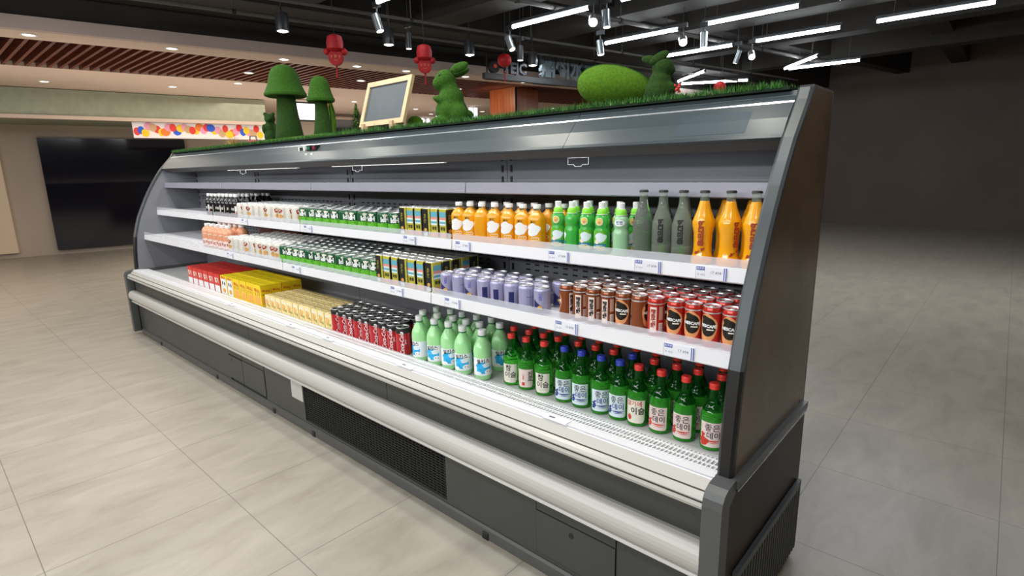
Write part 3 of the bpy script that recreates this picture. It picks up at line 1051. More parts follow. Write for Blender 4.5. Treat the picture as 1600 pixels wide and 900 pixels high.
# shelves
def shelf(yf, zt, name_lab, riser, tags, lab_m):
    h = .049
    first_ = None
    for x0, x1 in zip((FX0,) + JO, JO + (FX1,)):
        s = MB()
        s.box(x0 + .004, x1 - .004, yf + .012, 2.084, zt - .014, zt - .004, M_WHITE if riser else M_CABIN)
        o = s.build('shelf', fr, smooth=False)
        s = MB()
        s.extr([(yf, zt - h), (yf - .004, zt - h + .004), (yf, zt), (yf + .003, zt + .0008), (yf + .004, zt - .0045), (yf + .012, zt - .0045), (yf + .012, zt - h)], x0 + .003, x1 - .003, lab_m)
        s.build('price_rail', o, smooth=False)
        for bx in (x0 + .006, x1 - .010):
            s = MB()
            s.extr([(yf + .1, zt - .015), (2.083, zt - .015), (2.083, zt - .07), (yf + .26, zt - .03)], bx, bx + .004, M_CABIN)
            s.build('bracket', o, smooth=False)
        if riser:
            s = MB()
            s.box(x0 + .008, x1 - .008, yf - .0005, yf + .002, zt + .001, zt + .028, M_ACR)
            s.build('clear_riser', o, smooth=False)
        for tx in tags:
            if x0 < tx < x1:
                w = .1
                s = MB()
                s.box(tx, tx + w, yf - .0075, yf - .0045, zt - h + .005, zt - .003, M_TAGW)
                pt = s.build('price_tag', o, smooth=False)
                f2 = Flat()
                f2.rect(.003, .03, -.016, -.004, M_TAGB)
                f2.text('会员价', .0165, -.010, .0085, M_TAGW, bold=.01, lift=.0008, res=1)
                f2.rect(.0, .0008, -.043, -.004, M_INK)
                f2.rect(w - .009, w - .006, -.043, -.003, M_TAGB)
                f2.rect(w - .003, w, -.043, -.003, M_TAGB)
                f2.text('￥ 10.5', .018, -.03, .009, M_INK, bold=0, lift=.0008, res=1)
                f2.text('17 898', .066, -.021, .013, M_INK, bold=0, lift=.0008, res=1)
                f2.flat('tag_print', pt, lambda x, z, l, tx=tx: (tx + x, yf - .0076 - l, zt + z))


M_RAIL_SHADED = mat('shaded_top_rail', (.27, .275, .33), .45, noise=.03)  # canopy shade is put into this darker rail colour
shelf(1.80, 1.446, 'top', False, (), M_RAIL_SHADED)
shelf(1.70, 1.19, 'upper', True, (-4.22, -3.29, -2.27, -1.88, -1.335, -.952, -.73), M_WHITE)
shelf(1.56, .96, 'lower', True, (-4.2, -3.215, -2.21, -1.81, -1.195, -.762), M_WHITE)
Z2, Z3, Z1 = 1.187, .957, .6005
# canopy: top box, sloped fascia and valance
b = MB()
b.extr([(1.93, 1.725), (2.16, 1.725), (2.16, 1.64), (1.98, 1.62), (1.86, 1.6)], FX0, FX1, M_CABIN)
b.build('canopy_top', fr, smooth=False)
b = MB()
prof = [(1.915, 1.722), (1.908, 1.708), (1.89, 1.692), (1.886, 1.687), (1.84, 1.64), (1.80, 1.59), (1.79, 1.58), (1.80, 1.574), (1.96, 1.72)]
ms = [M_ALU, M_ALU, M_ALU3, M_ALU, M_ALU, M_ALU, M_ALU, M_CAB, M_CAB]  # lighter steel segment paints the highlight along the top edge
for x0, x1 in ((FX0, -1.34), (-1.338, FX1)):
    b.extr(prof, x0, x1, ms)
b.build('canopy_fascia', fr, smooth=True, ang=20)
b = MB()
b.extr([(1.797, 1.579), (1.835, 1.545), (1.84, 1.55), (1.81, 1.585)], FX0, FX1, M_TAUPE)
b.build('valance', fr, smooth=False)
# film patch on fascia, near the end
b = MB()


def fas(z):  # y on fascia front plane
    pts = [(1.58, 1.79), (1.59, 1.80), (1.64, 1.84), (1.687, 1.886)]
    for (z0, y0), (z1, y1) in zip(pts, pts[1:]):
        if z <= z1:
            return y0 + (y1 - y0) * (z - z0) / (z1 - z0)
    return 1.886


for z0, z1 in ((1.6, 1.64), (1.64, 1.668)):
    b.add([(-.88, fas(z0) - .0008, z0), (-.645, fas(z0) - .0008, z0), (-.645, fas(z1) - .0008, z1), (-.88, fas(z1) - .0008, z1)], [(0, 1, 2, 3)], M_ALU2)
b.build('film_patch', fr, smooth=False)
# controls
for cx, kind in ((-3.52, 'd'), (-3.42, 'g'), (-3.35, 'r')):
    zc = 1.66
    yc = fas(zc)
    b = MB()
    if kind == 'd':
        b.box(cx - .04, cx + .04, yc - .012, yc + .02, zc - .012, zc + .018, M_CAPW)
        b.box(cx - .022, cx + .022, yc - .014, yc - .012, zc - .008, zc + .014, M_PK)
        b.build('temperature_display', fr, smooth=False)
    else:
        b.box(cx - .024, cx + .024, yc - .016, yc + .02, zc - .014, zc + .022, M_BLACK)
        b.box(cx - .014, cx + .014, yc - .02, yc - .016, zc - .004, zc + .014, mat('switch_' + kind, (.02, .16, .1) if kind == 'g' else (.2, .01, .04), .4))
        b.box(cx - .014, cx + .008, fas(zc - .035) - .004, fas(zc - .035) + .004, zc - .04, zc - .028, M_CAPW)
        b.build('switch', fr, smooth=False)
# label clips on the back of the valance, lamp tube
for cx in (-4.5, -2.9, -1.313):
    b = MB()
    w, h = .05, .013
    p = [(-w, h), (w, h), (w, -h), (w * .45, -h), (w * .3, -h * 1.6), (-w * .3, -h * 1.6), (-w * .45, -h), (-w, -h), (-w, h)]
    b.path([(cx + x, 1.86, 1.53 + z) for x, z in p], .0013, M_WHITE, 6)
    b.tube((cx - .03, 1.86, 1.543), (cx - .03, 1.865, 1.6), .0015, M_WHITE, 5)
    b.build('label_clip', fr)
b = MB()
for x0, x1 in ((-4.9, -3.7), (-3.25, -2.17)):
    b.box(x0, x1, 1.9, 1.918, 1.5425, 1.551, mat('lamp_cover_off', (.6, .58, .52), .4))
b.build('lamp_cover', fr, smooth=False)


# end panels: curved front edge
def endpanel(xi, xo, sgn, name):
    edge = [(1.447, .628), (1.452, .72), (1.462, .83), (1.478, .944), (1.505, 1.04), (1.535, 1.13), (1.573, 1.213), (1.615, 1.3), (1.652, 1.37), (1.696, 1.443), (1.74, 1.51), (1.79, 1.58), (1.84, 1.635), (1.893, 1.694), (1.916, 1.73)]
    o = MB()
    yb = 2.16
    n = len(edge)
    # body
    for k in range(n - 1):
        (y0, z0), (y1, z1) = edge[k], edge[k + 1]
        for xx, rev in ((xi, sgn > 0), (xo, sgn < 0)):
            f = [(xx, y0 + .006, z0), (xx, yb, z0), (xx, yb, z1), (xx, y1 + .006, z1)]
            if rev:
                f = f[::-1]
            o.add(f, [(0, 1, 2, 3)], M_SIDE if xx == xo else M_CABIN)
    o.box(min(xi, xo), max(xi, xo), 1.93, yb, 1.73, 1.738, M_BLACK)
    o.box(min(xi, xo), max(xi, xo), yb, yb + .01, .62, 1.735, M_CAB)
    p = o.build(name, fr, smooth=False)
    o = MB()
    x0, x1 = min(xi, xo) - .001, max(xi, xo) + .001
    e2 = [(y + .03 if i else y + .03, z) for i, (y, z) in enumerate(edge)]
    for k in range(n - 1):
        (y0, z0), (y1, z1) = edge[k], edge[k + 1]
        m = M_BLACK if z1 < 0.96 else M_EDGE  # change of gloss reflection along the trim, painted as two tones
        a = [(x0 + .008, y0 - .004, z0), (x1 - .008, y0 - .004, z0), (x1 - .008, y1 - .004, z1), (x0 + .008, y1 - .004, z1)]
        o.add(a, [(0, 1, 2, 3)], m)
        for xa, xb in ((x0, x0 + .008), (x1 - .008, x1)):
            ya = .004 if xa == x0 else -.004
            yb2 = -.004 if xa == x0 else .004
            o.add([(xa, y0 + ya, z0), (xb, y0 + yb2, z0), (xb, y1 + yb2, z1), (xa, y1 + ya, z1)], [(0, 1, 2, 3)], m)
        for xx in (x0, x1):
            o.add([(xx, y0 + .004, z0), (xx, y0 + .022, z0), (xx, y1 + .022, z1), (xx, y1 + .004, z1)], [(0, 1, 2, 3)], m)
    o.build('edge_trim', p, smooth=True, ang=40)
    # base side with rounded post
    q = MB()
    xa, xb = (xi, xo + .012 * sgn)
    xa, xb = min(xa, xb), max(xa, xb)
    q.extr([(1.40, .03), (1.40, .6), (2.15, .6), (2.15, .03)], xa, xb, M_SIDE2)
    bp = q.build('base_side', fr, smooth=False)
    q = MB()
    pr2 = [(1.353, .03), (1.351, .58), (1.356, .604), (1.368, .62), (1.392, .63), (1.44, .634), (1.46, .634), (1.46, .6), (1.41, .57), (1.41, .03)]
    q.extr(pr2, xa - .001, xb + .001, mat('post_grey', (.1, .105, .105), .35, metal=.2))
    q.build('corner_post', bp, smooth=True, ang=30)
    q = MB()
    q.extr([(1.45, .6), (1.45, .632), (2.16, .632), (2.16, .6)], xa - .001, xb + .006, mat('post_grey', (.1, .105, .105), .35))
    q.extr([(1.45, .604), (2.16, .604), (2.16, .6), (1.45, .6)], xb, xb + .008, M_ALU3)
    q.build('side_rail', bp, smooth=False)
    return bp


bp = endpanel(-.53, -.488, 1, 'end_panel')
b = MB()
b.box(-.476, -.472, 1.5, 2.13, .03, .3, M_BLACK)
yy = 1.5
while yy < 2.13:
    b.box(-.474, -.462, yy, yy + .012, .03, .3, M_CAB)
    yy += .026
b.box(-.474, -.460, 1.47, 2.13, .3, .325, M_EDGE)
for zz in (.09, .16, .23):
    b.box(-.474, -.465, 1.5, 2.13, zz, zz + .006, M_CAB)
b.build('side_vent', bp, smooth=False)
endpanel(-6.21, -6.252, -1, 'end_panel')

# ================================================================ grass and roof ornaments
rnd = random.Random(11)
FOOT = ((-2.24, 2.03, .1), (-1.075, 2.07, .075), (-2.66, 2.12, .045), (-4.45, 2.1, .06), (-3.6, 2.13, .04), (-3.22, 2.09, .03), (-4.8, 2.1, .05), (-5.1, 2.05, .03), (-1.34, 2.04, .08), (-1.2, 2.08, .08), (-2.94, 1.97, .06), (-2.66, 1.97, .06))
b = MB()
b.extr([(1.9, 1.727), (2.17, 1.727), (2.17, 1.737), (1.9, 1.737)], FX0 + .01, FX1 - .02, mat('grass_backing', (.006, .02, .006), .9))
for i in range(26000):
    x = FX0 + .02 + rnd.random() * (FX1 - FX0 - .06)
    y = 1.895 + (rnd.random() ** 1.7) * .27
    if -4.39 < x < -3.34 and 1.92 < y < 2.14:
        continue
    if any((x - q[0]) ** 2 + (y - q[1]) ** 2 < (q[2] + .012) ** 2 for q in FOOT):
        continue
    h = .012 + rnd.random() * .018
    if rnd.random() < .012:
        h += .015
    a = rnd.random() * 6.28
    lx, ly = (rnd.random() - .5) * .02, (rnd.random() - .6) * .022
    dx, dy = .0016 * math.cos(a), .0016 * math.sin(a)
    m = M_GRASS if rnd.random() < .7 else M_GRASS2
    b.add([(x - dx, y - dy, 1.734), (x + dx, y + dy, 1.734), (x + lx, y + ly, 1.734 + h)], [(0, 1, 2)], m)
tag(b.build('artificial_grass', smooth=False), 'strip of artificial grass laid along the fridge roof', 'artificial grass', kind='stuff')
ZG = 1.7375


def mushroom(loc, H, cr, label):
    root = empty('moss_mushroom', loc)
    s = MB()
    hc = H * .585
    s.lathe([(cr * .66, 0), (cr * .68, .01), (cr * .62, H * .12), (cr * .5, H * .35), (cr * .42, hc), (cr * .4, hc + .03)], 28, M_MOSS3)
    s.build('stem', root)
    s = MB()
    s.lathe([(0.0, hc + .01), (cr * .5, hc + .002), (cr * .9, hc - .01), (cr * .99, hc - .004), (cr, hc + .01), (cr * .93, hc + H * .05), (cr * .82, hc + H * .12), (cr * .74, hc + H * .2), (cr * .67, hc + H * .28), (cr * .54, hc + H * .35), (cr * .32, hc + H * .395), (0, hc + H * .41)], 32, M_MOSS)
    s.build('cap', root)
    tag(root, label, 'mushroom ornament')


mushroom((-4.02, 2.03, ZG + .0205), .52, .148, 'large moss-covered mushroom ornament on the grass roof')
mushroom((-3.54, 2.03, ZG + .0205), .385, .092, 'smaller moss-covered mushroom ornament beside the framed chalkboard')
# slab under the mushrooms
b = MB()
b.box(-4.38, -3.35, 1.93, 2.13, ZG, ZG + .02, M_MOSS2, bev=.01)
tag(b.build('moss_base_board'), 'low green mossy board under the two mushrooms', 'base board')


def skin_body(name, root, verts, edges, radii, m, rootv=0, sub=2):
    me = bpy.data.meshes.new(name)
    me.from_pydata(verts, edges, [])
    o = bpy.data.objects.new(name, me)
    C.objects.link(o)
    o.parent = root
    me.materials.append(m)
    sk = o.modifiers.new('skin', 'SKIN')
    sk.use_smooth_shade = True
    lay = me.skin_vertices[0].data if me.skin_vertices else None
    if lay is None:
        return o
    for i, r in enumerate(radii):
        lay[i].radius = r if isinstance(r, tuple) else (r, r)
        lay[i].use_root = (i == rootv)
    ss = o.modifiers.new('sub', 'SUBSURF')
    ss.levels = ss.render_levels = sub
    return o


def blob_body(name, root, blobs, m, voxel=.006):
    """union of ellipsoids remeshed to one continuous smooth body"""
    s = MB()
    for c, r, *rot in blobs:
        R3 = rot[0] if rot else None
        s.ell(c, r, m, 24, 16, R3)
    o = s.build(name, root)
    rm = o.modifiers.new('remesh', 'REMESH')
    rm.mode = 'VOXEL'
    rm.voxel_size = voxel
    rm.use_smooth_shade = True
    sm = o.modifiers.new('smooth', 'SMOOTH')
    sm.factor = .6
    sm.iterations = 6
    return o


def rotY(a):
    return Matrix.Rotation(a, 3, 'Y')


def rotX(a):
    return Matrix.Rotation(a, 3, 'X')


# upright rabbit facing -X (towards the picture's left), an ear to the back
rb = empty('moss_rabbit', (-2.24, 2.03, ZG), math.radians(42))
blob_body('body', rb, [
    ((0, 0, .07), (.085, .075, .075)), ((0, 0, .125), (.068, .062, .08)), ((-.005, 0, .18), (.045, .045, .05)),
    ((-.025, 0, .226), (.054, .05, .052)), ((-.06, 0, .21), (.034, .036, .034)),
    ((.04, -.055, .05), (.05, .03, .05)), ((.04, .055, .05), (.05, .03, .05)),
    ((-.05, -.05, .02), (.055, .025, .022)), ((-.05, .05, .02), (.055, .025, .022)),
    ((-.055, -.04, .125), (.04, .018, .018), rotY(.3)), ((-.055, .04, .125), (.04, .018, .018), rotY(.3)), ((.09, 0, .05), (.025, .025, .025))], M_MOSS)
for q in (-1, 1):
    b = MB()
    b.ell((.05, q * .026, .275 - .008 * q), (.05, .012, .022), M_MOSS, 18, 12, rotY(-.35))
    b.build('ear', rb)
for q in (-1, 1):
    b = MB()
    b.ell((-.05, q * .038, .245), (.006, .006, .006), M_BLACK, 12, 8)
    b.build('eye', rb)
tag(rb, 'upright moss-covered rabbit ornament sitting behind the chalkboard frame side', 'rabbit ornament')
# crouched rabbit with its back to us, facing +X
rb2 = empty('moss_rabbit', (-1.075, 2.07, ZG), math.radians(25))
blob_body('body', rb2, [
    ((0, 0, .05), (.058, .055, .055)), ((0, 0, .085), (.045, .045, .045)), ((.008, 0, .137), (.041, .04, .041)), ((.035, 0, .128), (.022, .022, .02)),
    ((.04, -.03, .062), (.025, .012, .02), rotY(.3)), ((.04, .03, .062), (.025, .012, .02), rotY(.3)), ((.02, -.035, .015), (.04, .018, .015)), ((.02, .035, .015), (.04, .018, .015))], M_MOSS3, .005)
for q in (-1, 1):
    b = MB()
    b.ell((-.035 + .03 * (q > 0), -q * .022, .172), (.04, .011, .018), M_MOSS3, 18, 12, rotY(.25 if q < 0 else -.5))
    b.build('ear', rb2)
b = MB()
for i in range(9):
    a = i * 2.4
    b.ell((.062 + .012 * math.cos(a), -.02 + .014 * math.sin(a), .045 + .003 * i), (.006, .006, .006), M_RED, 10, 6)
b.build('berry_bunch', rb2)
tag(rb2, 'dark moss rabbit ornament holding red berries next to the big egg', 'rabbit ornament')
# egg (large, lying) and small one
eg = empty('moss_egg', (-1.265, 2.05, ZG))
b = MB()
prof = []
for i in range(19):
    t = math.pi * i / 18
    z = -math.cos(t)
    r = math.sin(t) * (1 - .16 * z)
    prof.append((max(r, 0) * .082, z * .155))
b.lathe(prof, 36, M_MOSS2)
R_ = Matrix.Rotation(math.radians(98), 3, 'Y')
RZ = Matrix.Rotation(math.radians(30), 3, 'Z')
b.build('shell', eg, xf=lambda v: tuple(RZ @ (R_ @ Vector(v)) + Vector((0, 0, .088))))
b = MB()
pts = []
for i in range(25):
    t = math.pi * (i + .5) / 25
    z = -math.cos(t)
    r = math.sin(t) * (1 - .16 * z) * .0825
    p = R_ @ Vector((-r * math.cos(.35), -r * math.sin(.35), z * .1555))
    pts.append(RZ @ p + Vector((0, 0, .088)))
b.path(pts, .0022, M_MOSS, 6)
b.build('seam', eg)
tag(eg, 'big bright green moss egg lying on the grass', 'egg ornament')
b = MB()
b.ell((0, 0, .04), (.05, .045, .045), M_MOSS2, 24, 16)
o = b.build('moss_egg')
o.location = (-2.66, 2.12, ZG)
tag(o, 'small green moss egg peeking out behind the chalkboard corner', 'egg ornament')
# little bear silhouette
be = empty('moss_bear', (-4.46, 2.1, ZG), .9)
blob_body('body', be, [((0, 0, .06), (.055, .05, .065)), ((0, 0, .13), (.042, .04, .06)), ((0, 0, .2), (.042, .04, .04)), ((-.03, -.01, .235), (.016, .012, .016)), ((.03, -.01, .235), (.016, .012, .016)), ((0, -.035, .19), (.02, .018, .016)), ((-.045, -.02, .12), (.018, .018, .04)), ((.045, -.02, .12), (.018, .018, .04))], M_MOSS3, .006)
tag(be, 'dark moss bear ornament half hidden behind the large mushroom stem', 'bear ornament')
# leaf ornament
b = MB()
lf = [(0, 0), (.03, .04), (.045, .1), (.04, .16), (.015, .21), (-.01, .24), (-.03, .17), (-.035, .1), (-.02, .04)]
b.add([(x, 0, z) for x, z in lf] + [(x, .012, z) for x, z in lf], [tuple(range(9)), tuple(reversed(range(9, 18)))] + [(i, (i + 1) % 9, 9 + (i + 1) % 9, 9 + i) for i in range(9)], M_MOSS2)
b.path([(0, -.002, 0), (0, -.002, .12), (-.005, -.002, .2)], .003, M_MOSS3, 6)
o = b.build('felt_leaf')
o.location = (-3.6, 2.13, ZG)
o.scale = (1, 1, 1.12)
tag(o, 'green felt leaf ornament standing behind the smaller mushroom', 'leaf ornament')
# little fir / fern cone
fe = empty('artificial_fir', (-3.22, 2.09, ZG))
b = MB()
b.tube((0, 0, 0), (0, 0, .2), .005, mat('fir_stem', (.3, .3, .18), .7), 8, .002)
b.build('stem', fe)
b = MB()
for i in range(1100):
    t = rnd.random()
    z = .01 + .19 * t
    R2 = .075 * (1 - t) + .006
    a = rnd.random() * 6.28
    p = Vector((math.cos(a) * R2 * .25, math.sin(a) * R2 * .25, z))
    q = Vector((math.cos(a) * R2, math.sin(a) * R2, z - .018 + rnd.random() * .03))
    w = Vector((-math.sin(a), math.cos(a), 0)) * .0035
    b.add([p - w, p + w, q], [(0, 1, 2)], M_GRASS2 if i % 3 else M_MOSS2)
o = b.build('needles', fe, smooth=False)
o['kind'] = 'stuff'
tag(fe, 'small artificial fir tree between small mushroom and chalkboard', 'artificial tree')
# bushy sprigs at the chalkboard foot
b = MB()
for i in range(900):
    x = -3.25 + rnd.random() * .55
    y = 1.95 + rnd.random() * .12
    if any((x - q[0]) ** 2 + (y - q[1]) ** 2 < (q[2] + .02) ** 2 for q in FOOT):
        continue
    h = .02 + rnd.random() * .035
    a = rnd.random() * 6.28
    b.add([(x - .003 * math.cos(a), y - .003 * math.sin(a), ZG), (x + .003 * math.cos(a), y + .003 * math.sin(a), ZG), (x + (rnd.random() - .5) * .03, y + (rnd.random() - .5) * .03, ZG + h)], [(0, 1, 2)], M_MOSS3 if i % 3 else M_GRASS)
tag(b.build('artificial_moss_tuft', smooth=False), 'dark bushy artificial greenery around the chalkboard foot', 'artificial plant', kind='stuff')
# framed chalkboard on small easel feet
cb = empty('framed_chalkboard', (-2.775, 1.955, ZG + .012), 0)
W, H, Fw = .43, .275, .03


def cbx(v):
    x, y, z = v
    # leans back and stands turned a little
    z2 = z * math.cos(.32) - y * math.sin(.32)
    y2 = y * math.cos(.32) + z * math.sin(.32)
    return (x, y2, z2)


b = MB()
W2 = W / 2
b.box(-W2, W2, -.01, .01, .02, .02 + Fw, M_PINE)
b.box(-W2, W2, -.01, .01, .02 + H - Fw, .02 + H, M_PINE)
b.box(-W2, -W2 + Fw, -.01, .01, .02 + Fw, .02 + H - Fw, M_PINE)
b.box(W2 - Fw, W2, -.01, .01, .02 + Fw, .02 + H - Fw, M_PINE)
b.build('frame', cb, smooth=False, xf=cbx)
b = MB()
b.box(-W2 + Fw - .002, W2 - Fw + .002, -.002, .004, .02 + Fw - .002, .02 + H - Fw + .002, M_CHALK)
b.build('slate', cb, smooth=False, xf=cbx)
for xx in (-.14, .14):
    b = MB()
    b.box(xx - .014, xx + .014, -.03, .05, -.01, .02, M_PINE)
    b.box(xx - .014, xx + .014, -.03, -.016, .02, .035, M_PINE)
    b.build('foot', cb, smooth=False)
tag(cb, 'blank grey chalkboard in a pale wood frame, tilted on the grass', 'chalkboard')
# pink tote, straw ornament further along the roof
tb = empty('small_tote_bag', (-4.8, 2.1, ZG), .8)
b = MB()
b.box(-.045, .045, -.015, .015, 0, .05, mat('pink_fabric', (.55, .1, .12), .8), bev=.006)
b.build('bag', tb)
for q in (-.01, .01):
    b = MB()
    b.path([(-.03, q, .045), (-.024, q, .085), (.024, q, .085), (.03, q, .045)], .0025, M_BLACK, 6)
    b.build('handle', tb)
tag(tb, 'tiny pink bag ornament with dark handles on the grass', 'bag ornament')
b = MB()
for i in range(160):
    a = rnd.random() * 6.28
    l = .05 + rnd.random() * .08
    e = rnd.random() * 1.3
    b.tube((0, 0, 0), (l * math.cos(a) * math.cos(e) * 1.6, l * math.sin(a) * math.cos(e) * .6, l * math.sin(e)), .0015, mat('dry_straw', (.45, .27, .07), .8), 4, .0005)
o = b.build('straw_bunch', smooth=False)
o.location = (-5.1, 2.05, ZG)
tag(o, 'dry yellow straw tuft at the far end of the grass', 'straw ornament', kind='stuff')


# ================================================================ drinks
def place(proto, used, loc, rz, label, cat, group):
    o = proto if not used else copy_tree(proto)
    o.location = loc
    o.rotation_euler = (0, 0, rz)
    tag(o, label, cat, group)
    return o


def VA(x, y):
    """turn that makes a round pack face a shopper standing in the aisle before the near end"""
    return math.atan2(-x, y) - .28


class Kind:
    def __init__(s, proto, cat, group):
        s.p, s.cat, s.g, s.used = proto, cat, group, False

    def put(s, x, y, z, rz, label):
        o = place(s.p, s.used, (x, y, z), rz, label, s.cat, s.g)
        s.used = True
        return o


def can_proto(name, r, h, prof_m, lid_m, prints, neck=.9, neck_m=None):
    nm = neck_m or prof_m
    root = empty(name)
    b = MB()
    b.lathe([(r * .82, 0, prof_m), (r * .86, .003, prof_m), (r, .008, prof_m), (r, h - .014, prof_m), (r * .985, h - .011, nm), (r * neck, h - .004, nm)], 26, prof_m)
    b.build('body', root)
    b = MB()
    rn = r * neck
    b.lathe([(rn, h - .0045), (rn + .0012, h - .003), (rn + .0012, h - .0008), (rn, h), (rn - .002, h - .0008), (rn - .003, h - .004), (rn - .006, h - .0045), (0, h - .004)], 26, lid_m)
    b.ell((0, -.003, h - .003), (.007, .011, .0012), M_TIN, 12, 6)
    b.build('lid', root)
    if prints:
        prints(root, r, h)
    return root


# ---- soju bottles
def soju_proto(label_kind):
    root = empty('green_glass_bottle')
    b = MB()
    b.lathe([(.032, 0), (.036, .002), (.0378, .008), (.0378, .108), (.037, .118), (.033, .131), (.0255, .147, M_SOJUN), (.0185, .16, M_SOJUN), (.0155, .172), (.0147, .185), (.0147, .198), (.0155, .199), (.0155, .203)], 30, M_SOJU)
    b.build('body', root)
    b = MB()
    cm = M_BLUE if label_kind == 'blue' else M_RED
    b.lathe([(.0158, .202), (.0164, .203), (.0164, .2075), (.0157, .2085), (.0164, .2095), (.0164, .219), (.0152, .2215), (0, .222)], 24, cm)
    b.build('cap', root)
    f = Flat()
    r = .0378
    if label_kind == 'cream':
        f.rect(-.034, .032, .014, .096, M_PAPER, cr=.014)
        f.text('참', -.006, .078, .029, M_PK, bold=.015)
        f.text('이슬', .002, .048, .029, M_PK, bold=.015)
        f.rect(-.015, .012, .026, .0265, M_INK, lift=.0006)
    elif label_kind == 'stamp':
        f.rect(-.04, .026, .014, .092, M_PPINK, cr=.012)
        f.rect(-.022, -.010, .022, .036, M_PRED, lift=.0006)
        f.rect(-.022, -.01, .075, .0757, M_PRED, lift=.0006)
        f.text('일\n품', -.016, .058, .012, M_PRED, bold=.0, res=1)
        f.text('진\n로', .013, .06, .023, M_PK, bold=.02)
    elif label_kind == 'straw':
        f.rect(-.036, .036, .014, .1, M_PAPER, cr=.014)
        f.text('딸기에', -.003, .086, .021, M_PRED, bold=.01)
        f.text('이슬', .010, .059, .028, M_PK, bold=.02)
        f.ell(-.020, .034, .0085, .0105, M_PRED, lift=.0006)
        f.ell(-.020, .045, .004, .002, M_LEAF, lift=.0008)
    else:
        bg, sw = {'blue': (M_PBLUEW, M_PBL), 'red': (M_PPINK, M_PRED), 'bigred': (M_PPINK, M_PRED)}[label_kind]
        f.rect(-.038, .035, .014, .098, bg, cr=.006)
        f.text('좋은', .002, .079, .027, M_PK, bold=.008)
        f.text('데이', .007, .053, .025, M_PK if label_kind != 'blue' else M_PBL, bold=.015)
        f.swoosh(.006, .037, .05, .0055, sw, amp=-.12)
        f.swoosh(.008, .031, .042, .0026, sw, amp=-.2)
        if label_kind == 'bigred':
            f.ell(-.024, .032, .016, .015, M_PRED, wob=.12, lift=.0006)
            f.ell(-.028, .054, .007, .008, M_PRED, wob=.15, lift=.0006)
        else:
            for k_ in range(9):
                f.ell(-.031 + .0045 * (k_ % 3), .028 + .006 * (k_ // 2), .0042, .0042, sw, lift=.0006 + .00005 * k_, n=10)
    f.wrap('label', r, root)
    return root


kinds = {k_: Kind(soju_proto(k_), 'bottle', 'green soju bottles on the bottom deck') for k_ in ('cream', 'stamp', 'blue', 'straw', 'red', 'bigred')}
front = [(-1.508, 'cream', 0), (-1.425, 'stamp', .5), (-1.33, 'cream', 0), (-1.228, 'blue', .1), (-1.146, 'blue', .05), (-1.058, 'blue', .45), (-.978, 'blue', -.05), (-.902, 'straw', 0), (-.815, 'red', -.05), (-.726, 'red', 0), (-.631, 'bigred', .4)]
back = [(-1.571, 'cream'), (-1.483, 'cream'), (-1.403, 'stamp'), (-1.325, 'cream'), (-1.224, 'red'), (-1.141, 'red'), (-1.058, 'red'), (-.977, 'blue'), (-.888, 'red'), (-.801, 'red'), (-.723, 'red'), (-.641, 'red')]
DESC = {'cream': 'green soju bottle, red cap, cream label', 'stamp': 'green soju bottle, red cap, label turned aside', 'blue': 'green soju bottle, blue cap', 'straw': 'green soju bottle, strawberry print cream label', 'red': 'green soju bottle, red cap, pink label', 'bigred': 'green soju bottle, red cap, large red fruit print'}
for i, (x, kd, off) in enumerate(front):
    kinds[kd].put(x, 1.655, Z1, VA(x, 1.655) + off * .6, '%s, front row, %s from the end panel' % (DESC[kd], ORD[len(front) - i]))
for i, (x, kd) in enumerate(back):
    kinds[kd].put(x, 1.743, Z1, VA(x, 1.743) + rnd.uniform(-.6, .6), '%s, second row, %s from the end panel' % (DESC[kd], ORD[len(back) - i]))
for i, x in enumerate([-1.52 + .085 * k_ for k_ in range(11)]):
    kd = 'red' if i % 3 else 'cream'
    kinds[kd].put(x, 1.83, Z1, rnd.uniform(-.5, .5), '%s, third row, %s from the end panel' % (DESC[kd], ORD[11 - i]))


# ---- milky green soda
def milk_proto():
    root = empty('milky_soda_bottle')
    b = MB()
    b.lathe([(.026, 0), (.034, .004), (.038, .012), (.039, .03), (.039, .1), (.0402, .112), (.0404, .128), (.039, .142), (.0355, .156), (.030, .168), (.0235, .18), (.0175, .189), (.0148, .196), (.0142, .2)], 30, M_GLOWG)
    b.build('body', root)
    b = MB()
    b.lathe([(.0148, .193), (.019, .195), (.019, .198), (.0148, .2)], 24, M_PETG)
    b.build('neck_ring', root)
    b = MB()
    b.lathe([(.0172, .2), (.018, .202), (.018, .222), (.0168, .2245), (0, .2248)], 24, M_CAPW)
    b.build('cap', root)
    r = .0392
    f = Flat()
    f.rect(-.085, .085, .026, .104, M_PWHITE)
    f.rect(-.03, .034, .034, .076, M_SKY, lift=.0005)
    f.ell(-.012, .072, .022, .014, M_SKY, wob=.1, lift=.0006, rot=.4)
    f.ell(.016, .072, .02, .010, M_PBLUEW, wob=.12, lift=.0007)
    f.text('밀키스', .000, .090, .0215, M_PK, bold=.025, rot=.08)
    f.ell(.022, .042, .016, .012, M_PWHITE, lift=.0008)
    f.ell(-.022, .036, .014, .008, M_PWHITE, lift=.0008)
    f.ell(.017, .044, .0022, .0026, M_PK, lift=.001, n=8)
    f.ell(.029, .042, .0022, .0026, M_PK, lift=.001, n=8)
    f.rect(.04, .07, .04, .1, M_PBLUEW, lift=.0006)
    f.wrap('label', r, root)
    return root


